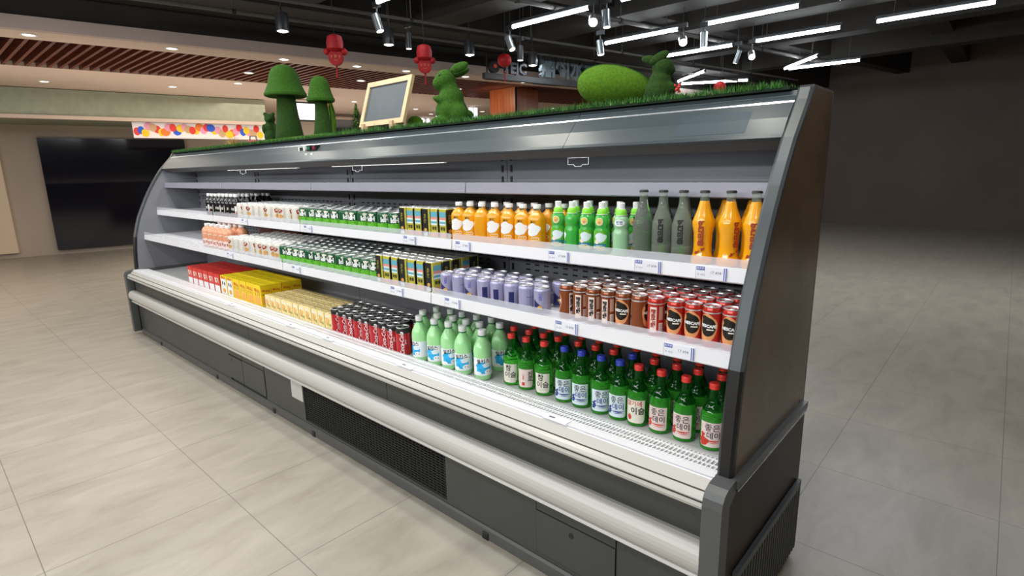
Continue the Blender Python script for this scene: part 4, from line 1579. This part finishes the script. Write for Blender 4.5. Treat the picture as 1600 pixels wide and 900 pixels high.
kd = Kind(milk_proto(), 'bottle', 'milky green soda bottles on the bottom deck')
m1 = [(-2.051, 1.593), (-1.946, 1.599), (-1.856, 1.608), (-1.754, 1.6), (-1.642, 1.612)]
m2 = [(-2.12, 1.672), (-2.015, 1.677), (-1.915, 1.69), (-1.82, 1.685), (-1.735, 1.69), (-1.655, 1.74)]
m3 = [(-2.115, 1.757), (-2.025, 1.773), (-1.935, 1.769), (-1.84, 1.775), (-1.75, 1.785)]
offs = [-.7, -.2, .2, .0, .3]
for row, (lst, rn) in enumerate(((m1, 'front'), (m2, 'second'), (m3, 'third'))):
    for i, (x, y) in enumerate(lst):
        rz = VA(x, y) + (offs[i] if row == 0 else rnd.uniform(-.7, .7))
        kd.put(x, y, Z1, rz, 'white-capped milky green soda bottle, %s row, %s from the soju bottles' % (rn, ORD[len(lst) - i]))


# ---- cola cans
def coke_print(root, r, h):
    f = Flat()
    f.rect(-.1146, .1146, h - .03, h - .013, M_BLACK)
    f.text('Coca-Cola', .0, h * .44, .029, M_PWHITE, bold=.012, shear=.35, rot=math.pi / 2, sx=.92)
    f.text('ZERO', .018, h * .5, .010, M_PWHITE, bold=.01, rot=math.pi / 2)
    f.rect(-.006, .006, h - .025, h - .019, M_PWHITE, lift=.0007)
    f.wrap('print', r, root)


kd = Kind(can_proto('cola_can', .0365, .146, M_COKE, M_TIN, coke_print, .9, M_BLACK), 'can', 'cola cans on the bottom deck')
c1 = [(-2.801 + .0765 * k_, 1.594) for k_ in range(9)]
c2 = [(-2.815 + .0765 * k_, 1.668) for k_ in range(8)]
c3 = [(-2.815 + .078 * k_, 1.742) for k_ in range(8)]
for lst, rn in ((c1, 'front'), (c2, 'second'), (c3, 'third')):
    for i, (x, y) in enumerate(lst):
        kd.put(x + rnd.uniform(-.0015, .0015), y, Z1, VA(x, y) + rnd.uniform(-.3, .25), 'slim red cola can, black rim, %s row, %s from the milky bottles' % (rn, ORD[len(lst) - i]))


# ---- coffee cans
def nes_print(copper):
    def go(root, r, h):
        f = Flat()
        f.ell(.0, h * .48, .030, .044, M_GOLD, lift=.0004, wob=.05)
        f.ell(.002, h * .5, .024, .03, M_DARK, lift=.0006)
        f.ell(-.008, h * .70, .012, .010, M_DARK, lift=.0007, wob=.1)
        f.text('NESCAFÉ', .002, h * .52, .0125, M_PWHITE, bold=.05, rot=-.05)
        f.rect(-.001, .02, h * .42, h * .45, M_PAPER, lift=.0009)
        f.text('ICE', 0, h * .1, .008, M_PAPER, bold=0, res=1)
        # tall side plates with vertical writing
        s0 = math.pi * r
        f.rect(s0 - .028, s0 - .006, .012, h - .03, M_PPINK, lift=.0005)
        f.text('醇\n香\n焙\n煎', s0 - .017, h * .46, .017, M_MAROON if not copper else M_DARK, bold=.03, lift=.0009)
        f.rect(s0 + .002, s0 + .016, .012, .045, M_PPINK, lift=.0005)
        for k_ in range(7):
            f.rect(s0 + .003, s0 + .015, .015 + .004 * k_, .0165 + .004 * k_, M_DARK, lift=.0007)
        f.rect(s0 + .002, s0 + .016, .055, .1, mat('side_plate_tan', (.5, .3, .22), .5), lift=.0005)
        f.wrap('print', r, root)
        b = MB()
        b.lathe([(r + .0005, h - .022), (r + .0009, h - .020), (r + .0005, h - .018)], 26, M_TIN)
        b.build('rim_band', root)
    return go


NB = Kind(can_proto('coffee_can', .0282, .128, M_NBR, M_TIN, nes_print(True)), 'can', 'copper coffee cans on the lower shelf')
NR = Kind(can_proto('coffee_can', .0282, .128, M_NRED, M_TIN, nes_print(False)), 'can', 'red coffee cans on the lower shelf')
nb = [[(-1.184, 1.612), (-1.125, 1.615), (-1.066, 1.613), (-1.007, 1.616), (-.948, 1.618), (-.887, 1.62)],
      [(-1.166, 1.677), (-1.106, 1.68), (-1.047, 1.688), (-.988, 1.69), (-.929, 1.686)],
      [(-1.161, 1.745), (-1.102, 1.747), (-1.043, 1.75), (-.984, 1.75), (-.92, 1.752)],
      [(-1.152, 1.81), (-1.092, 1.81), (-1.033, 1.811), (-.974, 1.813), (-.914, 1.815)]]
nr = [[(-.825, 1.618), (-.755, 1.616), (-.696, 1.617), (-.637, 1.616), (-.577, 1.619)],
      [(-.868, 1.685), (-.81, 1.692), (-.751, 1.698), (-.692, 1.70), (-.633, 1.703)],
      [(-.859, 1.759), (-.8, 1.77), (-.741, 1.772), (-.682, 1.773), (-.62, 1.771)],
      [(-.854, 1.83), (-.795, 1.836), (-.736, 1.838), (-.677, 1.834), (-.615, 1.836)]]
rotb = [-1.6, -2.6, -2.6, -2.75, -.1, 1.6]
rotr = [-2.6, -.05, .05, -.2, .0]
for r_i, rn in enumerate(('front', 'second', 'third', 'fourth')):
    for i, (x, y) in enumerate(nb[r_i]):
        NB.put(x, y, Z3, (VA(x, y) + rotb[i] if r_i == 0 else rnd.uniform(-3, 3)), 'copper brown coffee can, lower shelf, %s row, %s from the red ones' % (rn, ORD[len(nb[r_i]) - i]))
    for i, (x, y) in enumerate(nr[r_i]):
        NR.put(x, y, Z3, (VA(x, y) + rotr[i] if r_i == 0 else rnd.uniform(-3, 3)), 'red coffee can, lower shelf, %s row, %s from the end panel' % (rn, ORD[len(nr[r_i]) - i]))


# ---- lavender cans
def lav_print(root, r, h):
    f = Flat()
    f.items.append(([(-.03, .008), (.028, .008), (.03, .012), (-.03, .058)], [(0, 1, 2, 3)], M_NAVY, .0012))
    n_ = 12
    vs = []
    for k_ in range(n_ + 1):
        x = -.032 + .064 * k_ / n_
        vs += [(x, .008), (x, .062 - .05 * k_ / n_)]
    f.items[-1] = (vs, [(2 * k_, 2 * k_ + 2, 2 * k_ + 3, 2 * k_ + 1) for k_ in range(n_)], M_NAVY, .0004)
    f.rect(-.008, .004, .058, h - .02, M_VIO, lift=.0005)
    f.text('쿨\n피\n스', -.002, .075, .0125, M_LAV, bold=.02)
    f.ell(-.004, .03, .010, .008, M_BREAD, lift=.0008)
    s0 = math.pi * r * .62
    f.rect(s0 - .014, s0 + .008, .02, h - .035, M_NAVY, lift=.0005)
    f.rect(-s0 - .014, -s0 + .018, .06, .0612, M_NAVY, lift=.0005)
    f.rect(-s0, -s0 + .0012, .03, .09, M_NAVY, lift=.0005)
    f.wrap('print', r, root)


LV = Kind(can_proto('lavender_drink_can', .033, .106, M_LAV, M_TIN, lav_print, .84), 'can', 'lavender cans on the lower shelf')
lv = [[(-1.833 + .0775 * k_, 1.597) for k_ in range(8)], [(-1.831 + .08 * k_, 1.668) for k_ in range(7)], [(-1.8, 1.74), (-1.72, 1.74), (-1.64, 1.74), (-1.491, 1.738), (-1.406, 1.74), (-1.311, 1.738), (-1.565, 1.74)]]
rl = [0, 2.6, .0, -1.6, -1.9, -1.7, 2.6, .1]
for r_i, rn in enumerate(('front', 'second', 'third')):
    L_ = sorted(lv[r_i])
    for i, (x, y) in enumerate(L_):
        LV.put(x, y, Z3, VA(x, y) + rl[i] if r_i == 0 else rnd.uniform(-3, 3), 'lavender drink can, lower shelf, %s row, %s from the coffee cans' % (rn, ORD[len(L_) - i]))


# ---- black and yellow tins
def tin_proto():
    root = empty('square_drink_tin')
    w, h = .0265, .142
    b = MB()
    b.box(-w, w, -w, w, 0, h - .003, M_OLIVE, bev=.004)
    b.build('body', root)
    b = MB()
    b.box(-w + .0005, w - .0005, -w + .0005, w - .0005, h - .004, h, M_TIN, bev=.004)
    b.box(-w + .004, w - .004, -w + .004, w - .004, h, h + .0005, M_TIND)
    b.build('lid', root)
    for a in range(4):
        f = Flat()
        if a % 2 == 0:
            f.rect(-w + .002, w - .004, .1, .125, M_TEAL).rect(-w + .002, w - .004, .088, .1, M_SALM).rect(-w + .002, w - .008, .062, .088, M_PBLUEW)
            f.rect(-w + .002, w - .002, .006, .024, M_SALM)
            f.text('麦芽', 0, .045, .018, M_PK, bold=.02, res=1)
            f.rect(-w + .004, w - .008, .07, .08, M_TEAL, lift=.0005)
            f.rect(w - .003, w, .006, h - .01, M_BLACK)
        else:
            f.rect(-w, w - .010, .004, h - .006, M_BLACK)
            f.ell(-.006, .035, .011, .009, M_BREAD, lift=.0006)
            f.text('力\n保\n健', -.006, .09, .016, M_OLIVE, bold=.02, res=1)
            f.rect(-w + .006, w - .018, .006, .022, M_PWHITE, lift=.0005)
        ca, sa = math.cos(a * math.pi / 2), math.sin(a * math.pi / 2)
        f.flat('print', root, lambda x, z, l: (x * ca + (w + l + .0003) * sa, x * sa - (w + l + .0003) * ca, z))
    return root


TN = Kind(tin_proto(), 'tin', 'black and yellow square tins')
for r_i, rn in enumerate(('front', 'second', 'third', 'fourth')):
    for i in range(6):
        TN.put(-2.30 + .062 * i, 1.745 + .06 * r_i, Z2, (0 if (i + r_i) % 3 else math.pi / 2) , 'tall black and yellow tin, upper shelf, %s row, %s from the orange bottles' % (rn, ORD[6 - i]))
for r_i, rn in enumerate(('front', 'second', 'third', 'fourth', 'fifth')):
    for i in range(7):
        if r_i < 3 and i == 6:
            pass
        TN.put(-2.33 + .0655 * i, 1.603 + .06 * r_i, Z3, (0 if (i * 2 + r_i) % 3 else math.pi / 2), 'tall black and yellow tin, lower shelf, %s row, %s from the lavender cans' % (rn, ORD[7 - i]))


# ---- green pear cans
def pear_print(root, r, h):
    f = Flat()
    f.rect(-math.pi * r, math.pi * r, .006, .040, M_LEAF)
    for k_ in range(12):
        f.ell(-math.pi * r + .008 + k_ * .0196, .041, .012, .011, M_LEAF, wob=.15, lift=.0004, n=12)
    for s0 in (0, math.pi * r):
        f.text('IdH', s0 if s0 == 0 else s0, h * .62, .034, M_PWHITE, bold=.06, sx=.9)
        f.ell(s0 + .002, h * .83, .014, .007, M_PAPER, wob=.12, lift=.0006, n=12)
    f.wrap('print', r, root)


PR = Kind(can_proto('pear_drink_can', .0375, .108, M_GCAN, M_TIN, pear_print, .85), 'can', 'green pear drink cans')
for r_i, rn in enumerate(('front', 'second', 'third', 'fourth')):
    for i in range(11):
        PR.put(-3.36 + .0955 * i, 1.748 + .078 * r_i, Z2, VA(-3.36 + .0955 * i, 1.75) + rnd.uniform(-.45, .45), 'dark green pear drink can, upper shelf, %s row, %s from the tins' % (rn, ORD[11 - i]))
for r_i, rn in enumerate(('front', 'second', 'third', 'fourth', 'fifth')):
    for i in range(13):
        PR.put(-3.397 + .083 * i, 1.612 + .078 * r_i, Z3, VA(-3.397 + .083 * i, 1.61) + rnd.uniform(-.45, .45), 'dark green pear drink can, lower shelf, %s row, %s from the tins' % (rn, ORD[13 - i]))


# ---- ivory cans
def ivory_print(root, r, h):
    f = Flat()
    for s0 in (0, math.pi * r):
        f.ell(s0 - .002, h * .68, .016, .014, M_MAROON, wob=.12, lift=.0005)
        f.text('米', s0 - .002, h * .7, .014, M_PAPER, bold=.03, res=1)
        f.ell(s0 + .002, h * .36, .015, .015, M_BREAD, wob=.05, lift=.0006)
    f.wrap('print', r, root)


IV = Kind(can_proto('rice_drink_can', .0375, .112, M_WCAN, M_CAPW, ivory_print, .85), 'can', 'ivory rice drink cans')
for r_i, rn in enumerate(('front', 'second', 'third', 'fourth')):
    for i in range(10):
        IV.put(-4.32 + .0955 * i, 1.748 + .078 * r_i, Z2, VA(-4.3 + .0955 * i, 1.75) + rnd.uniform(-1.1, .9), 'ivory rice drink can, upper shelf, %s row, %s from the green cans' % (rn, ORD[10 - i]))
for r_i, rn in enumerate(('front', 'second', 'third', 'fourth', 'fifth')):
    for i in range(9):
        IV.put(-4.205 + .091 * i, 1.612 + .078 * r_i, Z3, VA(-4.205 + .091 * i, 1.61) + rnd.uniform(-.7, .7), 'ivory rice drink can, lower shelf, %s row, %s from the green cans' % (rn, ORD[9 - i]))


# ---- orange juice bottles, square shoulders
def oj_proto():
    root = empty('orange_juice_bottle')
    b = MB()
    b.lathe([(.030, 0), (.033, .003), (.0345, .009), (.0345, .112), (.033, .122), (.027, .132), (.0175, .14), (.014, .146), (.0138, .15)], 32, M_JUICE, sq=.55)
    b.build('body', root)
    b = MB()
    b.lathe([(.0138, .148), (.0138, .154), (.0158, .155), (.0158, .157)], 24, M_CLEAR)
    b.build('neck', root)
    b = MB()
    b.lathe([(.0155, .157), (.0165, .158), (.0165, .172), (.0155, .174), (0, .1742)], 24, M_CAPW)
    b.build('cap', root)
    f = Flat()
    f.ell(0.0, .074, .025, .026, M_PWHITE, wob=.12)
    f.ell(-.014, .062, .012, .014, M_PWHITE, lift=.0006)
    for k_ in range(3):
        f.ell(-.004 + .01 * k_, .036, .007, .007, M_PAPER, lift=.0006, n=14)
        f.ell(-.004 + .01 * k_, .036, .005, .005, M_JUICE, lift=.0008, n=14)
    f.text('果汁', -.003, .104, .011, M_DARK, bold=.01)
    f.wrap('label', .0348, root, .55)
    return root


OJ = Kind(oj_proto(), 'bottle', 'orange juice bottles on the upper shelf')
o1 = [-1.907, -1.832, -1.756, -1.677, -1.592, -1.514, -1.438]
for i, x in enumerate(o1):
    OJ.put(x, 1.75, Z2, VA(x, 1.75) - .12 + (math.pi / 2 + .1 if i == 2 else rnd.uniform(-.1, .1)), 'square orange juice bottle, white cap, front row, %s from the kids bottles' % ORD[len(o1) - i])
for i, x in enumerate([-1.915, -1.836, -1.757, -1.68, -1.6, -1.52, -1.441, -1.362]):
    OJ.put(x, 1.834, Z2, (0.0, math.pi / 2, -math.pi / 2)[i % 3] + rnd.uniform(-.08, .08), 'square orange juice bottle, white cap, second row, %s from the kids bottles' % ORD[8 - i])


# ---- kids bottles
def kid_proto(pale=False):
    root = empty('sports_cap_bottle')
    body = M_KIDL if pale else M_KIDG
    b = MB()
    b.lathe([(.024, 0), (.0285, .003), (.03, .01), (.0295, .03), (.029, .075), (.028, .088), (.0245, .096), (.0245, .1), (.027, .108), (.0275, .12), (.0265, .13), (.022, .14), (.0165, .146)], 28, body)
    b.build('body', root)
    b = MB()
    b.lathe([(.0215, .145, M_CAPW), (.0215, .1475, M_CAPW), (.019, .148, M_LIME), (.019, .156, M_LIME), (.0165, .165, M_LIME), (.0135, .168, M_LIME), (.0125, .169, M_CAPW), (.0125, .189, M_CAPW), (.011, .1905, M_CAPW), (0, .191, M_CAPW)], 24, M_CAPW)
    b.build('sports_cap', root)
    f = Flat()
    if not pale:
        f.ell(0, .121, .0145, .0145, M_PAPER, lift=.0003)
        f.ell(0, .121, .012, .012, mat('round_badge_yellow', (.8, .6, .1), .4), lift=.0005)
        f.ell(0, .118, .006, .005, M_SALM, lift=.0007)
        f.wrap('badge', .0277, root)
        f = Flat()
        f.rect(-.03, .03, .006, .088, M_LEAF, cr=.004)
        f.ell(.006, .062, .022, .018, M_PBLUEW, wob=.1, lift=.0005)
        f.rect(-.029, .029, .006, .04, M_TEA, lift=.0006)
        f.ell(-.008, .046, .009, .008, M_PPINK, lift=.0008)
        f.text('뽀로로', 0, .02, .018, mat('label_yellow', (.85, .7, .1), .4), bold=.05)
        f.rect(-.012, .014, .031, .033, M_PWHITE, lift=.0008)
        f.wrap('label', .0298, root)
    else:
        f.ell(0, .12, .02, .012, M_PWHITE)
        f.text('천연', 0, .12, .013, M_TEA, bold=.03)
        f.rect(.008, .016, .008, .024, M_PK, lift=.0006)
        f.wrap('label', .0285, root)
    return root


KB = Kind(kid_proto(), 'bottle', 'green sports cap bottles on the upper shelf')
KP = Kind(kid_proto(True), 'bottle', 'green sports cap bottles on the upper shelf')
for i, x in enumerate((-1.325, -1.258, -1.19, -1.122)):
    KB.put(x, 1.745, Z2, VA(x, 1.745) - .1 + (-1.5 if i == 1 else 0), 'green sports cap drink bottle, front row, %s from the clear bottles' % ORD[5 - i])
KP.put(-1.04, 1.745, Z2, .3, 'pale green sports cap bottle turned to its back beside clear bottles')
for i, x in enumerate((-1.29, -1.223, -1.155, -1.088, -1.02)):
    KB.put(x, 1.815, Z2, rnd.uniform(-1, 1), 'green sports cap drink bottle, second row, %s from the clear bottles' % ORD[5 - i])


# ---- tall glass bottles
def glass_proto(orange):
    root = empty('crown_cap_bottle')
    b = MB()
    if orange:
        b.lathe([(.027, 0), (.034, .002), (.0352, .008), (.0348, .02), (.0295, .035), (.0285, .06), (.030, .1), (.0352, .125), (.0352, .138), (.029, .156), (.021, .178), (.0155, .2), (.0142, .204)], 28, M_ORANGE)
        b.build('body', root)
        b = MB()
        b.lathe([(.0142, .204), (.0132, .22), (.013, .227), (.014, .228), (.014, .231)], 24, M_CLEAR)
        b.build('neck', root)
    else:
        b.lathe([(.027, 0), (.034, .002), (.0352, .008), (.0348, .02), (.0345, .035), (.0345, .06), (.0348, .1), (.0352, .12), (.0315, .134), (.026, .155), (.019, .175), (.0148, .195), (.0132, .22), (.013, .227), (.014, .228), (.014, .231)], 28, M_CLEAR)
        b.build('body', root)
    b = MB()
    n = 24
    b.lathe([(.0158, .2295), (.0164, .2305), (.0155, .2345), (.0135, .2372), (0, .2378)], n, M_PK)
    b.build('crown_cap', root)
    f = Flat()
    f.text('한\n디\n미\n름', .0, .1, .0215, M_PK if not orange else M_MAROON, bold=.06)
    f.rect(-.009, .009, .138, .1405, M_PK if not orange else M_MAROON, lift=.0008)
    if orange:
        for q, w, s_ in ((-.012, .040, .005), (-.005, .044, .003), (.006, .05, .005), (.011, .053, .003), (-.016, .036, .003)):
            f.ell(q, w, s_, s_, M_MAROON, wob=.15, n=10)
    else:
        for q in range(5):
            f.swoosh(.006, .03 + .006 * q, .022, .0015, M_LEAF, amp=.1)
    f.wrap('print', .0353, root)
    return root


GC = Kind(glass_proto(False), 'bottle', 'tall clear glass bottles on the upper shelf')
GO = Kind(glass_proto(True), 'bottle', 'tall orange glass bottles on the upper shelf')
for x, rz, l in ((-.955, -1.6, 'first'), (-.881, .3, 'second'), (-.808, .25, 'third')):
    GC.put(x, 1.75, Z2, rz, 'tall clear glass bottle, black crown cap, %s from the green bottles' % l)
for x, rz, l in ((-.736, .2, 'third'), (-.651, 1.0, 'second'), (-.574, .25, 'first')):
    GO.put(x, 1.75, Z2, rz, 'tall orange drink bottle, black crown cap, front row, %s from the end panel' % l)
for x, l in ((-.70, 'second'), (-.615, 'first')):
    GO.put(x, 1.845, Z2, 1.2, 'tall orange drink bottle, black crown cap, back row, %s from the end panel' % l)
for x, l in ((-.925, 'second'), (-.845, 'first')):
    GC.put(x, 1.845, Z2, 1.2, 'tall clear glass bottle, black crown cap, back row, %s from the orange ones' % l)


# ---- cartons on the deck
def carton_proto(name, w, d, h, m, top, printer):
    root = empty(name)
    b = MB()
    b.box(-w, w, -d, d, 0, h, m)
    b.build('box', root, smooth=False)
    b = MB()
    b.box(-w + .001, w - .001, -d + .001, d - .001, h, h + .0006, top)
    b.box(-w + .001, w - .001, -.002, .002, h, h + .003, top)
    b.box(-w + .004, -w + .02, -.018, -.008, h, h + .002, M_PWHITE if name == 'pale_carton' else top)
    b.build('folded_top', root, smooth=False)
    for a, ww, dd in ((0, w, d), (1, d, w)):
        f = Flat()
        printer(f, ww, h)
        ca, sa = math.cos(a * math.pi / 2), math.sin(a * math.pi / 2)
        f.flat('print', root, lambda x, z, l: (x * ca + (dd + l) * sa, x * sa - (dd + l) * ca, z))
    return root


def yprint(f, w, h):
    f.text('바나나', 0, h * .72, w * .56, M_PRED, bold=.03, rot=-.1)
    f.rect(-w * .8, w * .8, h * .1, h * .45, mat('apricot_print', (.85, .42, .08), .5))
    f.text('맛 우유', 0, h * .54, w * .5, M_MAROON, bold=.0, res=1)


def y2print(f, w, h):
    f.rect(-w * .85, w * .85, h * .05, h * .85, M_PWHITE)
    f.ell(-w * .35, h * .62, w * .2, h * .1, M_PK, lift=.0005)
    f.ell(w * .35, h * .6, w * .2, h * .1, M_PK, lift=.0005)
    f.ell(0, h * .25, w * .5, h * .12, M_JUICE, lift=.0005)
    f.text('바나나', 0, h * .88, w * .5, M_PRED, bold=.03, lift=.0007)


def pprint(f, w, h):
    f.ell(-w * .3, h * .5, w * .5, h * .25, mat('cereal_print', (.8, .45, .14), .5, noise=.3, scale=150), wob=.12)
    f.rect(-w * .8, w * .3, h * .74, h * .9, M_PAPER)
    f.text('곡물', w * .35, h * .3, w * .5, mat('olive_print', (.3, .3, .05), .5), bold=.02, res=1)


YC = Kind(carton_proto('yellow_carton', .054, .036, .152, M_YEL, M_YEL2, yprint), 'carton', 'yellow milk cartons on the bottom deck')
YD = Kind(carton_proto('yellow_carton', .054, .036, .152, M_YEL, M_YEL2, y2print), 'carton', 'yellow milk cartons on the bottom deck')
for r_i, rn in enumerate(('front', 'second', 'third', 'fourth')):
    for i in range(6):
        k_ = YD if (r_i == 0 and i in (0, 1)) else YC
        k_.put(-4.42 + .117 * i + rnd.uniform(-.002, .002), 1.618 + .076 * r_i, Z1, rnd.uniform(-.03, .03), ('yellow carton with white pictured face' if k_ is YD else 'bright yellow milk carton') + ', %s row, %s from the pale cartons' % (rn, ORD[6 - i]))
PC = Kind(carton_proto('pale_carton', .036, .03, .1, M_PYEL, M_PYEL, pprint), 'carton', 'pale yellow cartons on the bottom deck')
for r_i, rn in enumerate(('front', 'second', 'third', 'fourth')):
    for i in range(11):
        PC.put(-3.68 + .0785 * i + rnd.uniform(-.002, .002), 1.612 + .064 * r_i, Z1, rnd.uniform(-.04, .04), 'short pale yellow carton, %s row, %s from the cola cans' % (rn, ORD[11 - i]))


def rprint(f, w, h):
    f.rect(-w * .9, w * .9, h * .05, h * .4, M_PWHITE)
    f.text('딸기', 0, h * .65, w * .8, M_PAPER, bold=.03)


RC = Kind(carton_proto('red_carton', .054, .036, .152, M_REDC, M_REDC, rprint), 'carton', 'red milk cartons on the bottom deck')
for r_i, rn in enumerate(('front', 'second', 'third', 'fourth')):
    for i in range(6):
        RC.put(-5.14 + .117 * i, 1.618 + .076 * r_i, Z1, 0, 'red milk carton, %s row, %s from the yellow cartons' % (rn, ORD[6 - i]))


# ---- peach cups / bottles, lower shelf far end
def peach_proto():
    root = empty('peach_drink_bottle')
    b = MB()
    b.lathe([(.036, 0), (.042, .004), (.043, .02), (.043, .12), (.04, .135), (.03, .15), (.02, .158), (.018, .162)], 28, M_PEACH, sq=.3)
    b.build('body', root)
    b = MB()
    b.lathe([(.021, .16), (.0215, .163), (.0215, .178), (.02, .18), (0, .1803)], 20, M_CAPW)
    b.build('cap', root)
    f = Flat()
    f.rect(-.05, .05, .01, .065, M_PPINK)
    f.text('피치', -.01, .035, .028, M_MAROON, bold=.02)
    f.swoosh(0, .1, .06, .006, M_PAPER)
    f.wrap('label', .0455, root)
    return root


PB = Kind(peach_proto(), 'bottle', 'peach drink bottles on the lower shelf')
for r_i, rn in enumerate(('front', 'second')):
    for i in range(5):
        PB.put(-4.72 + .1 * i, 1.625 + .1 * r_i, Z3, .9 + rnd.uniform(-.2, .2), 'peach coloured drink bottle, lower shelf, %s row, %s from the ivory cans' % (rn, ORD[5 - i]))
# rusty brown board standing behind the peach bottles
b = MB()
b.box(-4.66, -3.98, 2.0, 2.04, Z3, Z3 + .2, mat('rust_board', (.2, .045, .02), .5, noise=.3, scale=8))
b.box(-4.45, -4.43, 1.995, 2.0, Z3, Z3 + .2, M_MAROON)
b.box(-4.2, -4.18, 1.995, 2.0, Z3, Z3 + .2, M_MAROON)
tag(b.build('shelf_filler_board', smooth=False), 'rust brown board standing at the back of the lower shelf', 'board')


# ---- black bottles, upper shelf far end
def black_proto():
    root = empty('black_drink_bottle')
    b = MB()
    b.lathe([(.028, 0), (.0315, .003), (.032, .01), (.032, .1), (.029, .118), (.02, .135), (.0145, .148), (.014, .155)], 24, M_BSOY)
    b.build('body', root)
    b = MB()
    b.lathe([(.0155, .153), (.0163, .155), (.0163, .172), (.015, .174), (0, .1743)], 20, M_CAPW)
    b.build('cap', root)
    f = Flat()
    f.rect(-.03, .03, .03, .032, M_PAPER)
    f.rect(.0, .03, .032, .085, M_PWHITE)
    f.ell(.012, .038, .01, .008, M_SALM, wob=.2)
    f.text('黑', -.014, .06, .022, M_PAPER, bold=.01)
    f.wrap('label', .0321, root)
    return root


BB = Kind(black_proto(), 'bottle', 'black drink bottles on the upper shelf')
for r_i, rn in enumerate(('front', 'second', 'third', 'fourth')):
    for i in range(8):
        BB.put(-4.96 + .077 * i + (.02 * (r_i % 2)), 1.75 + .08 * r_i, Z2, 1.0 + rnd.uniform(-.6, .6), 'white-capped black bottle, upper shelf, %s row, %s from the ivory cans' % (rn, ORD[8 - i]))
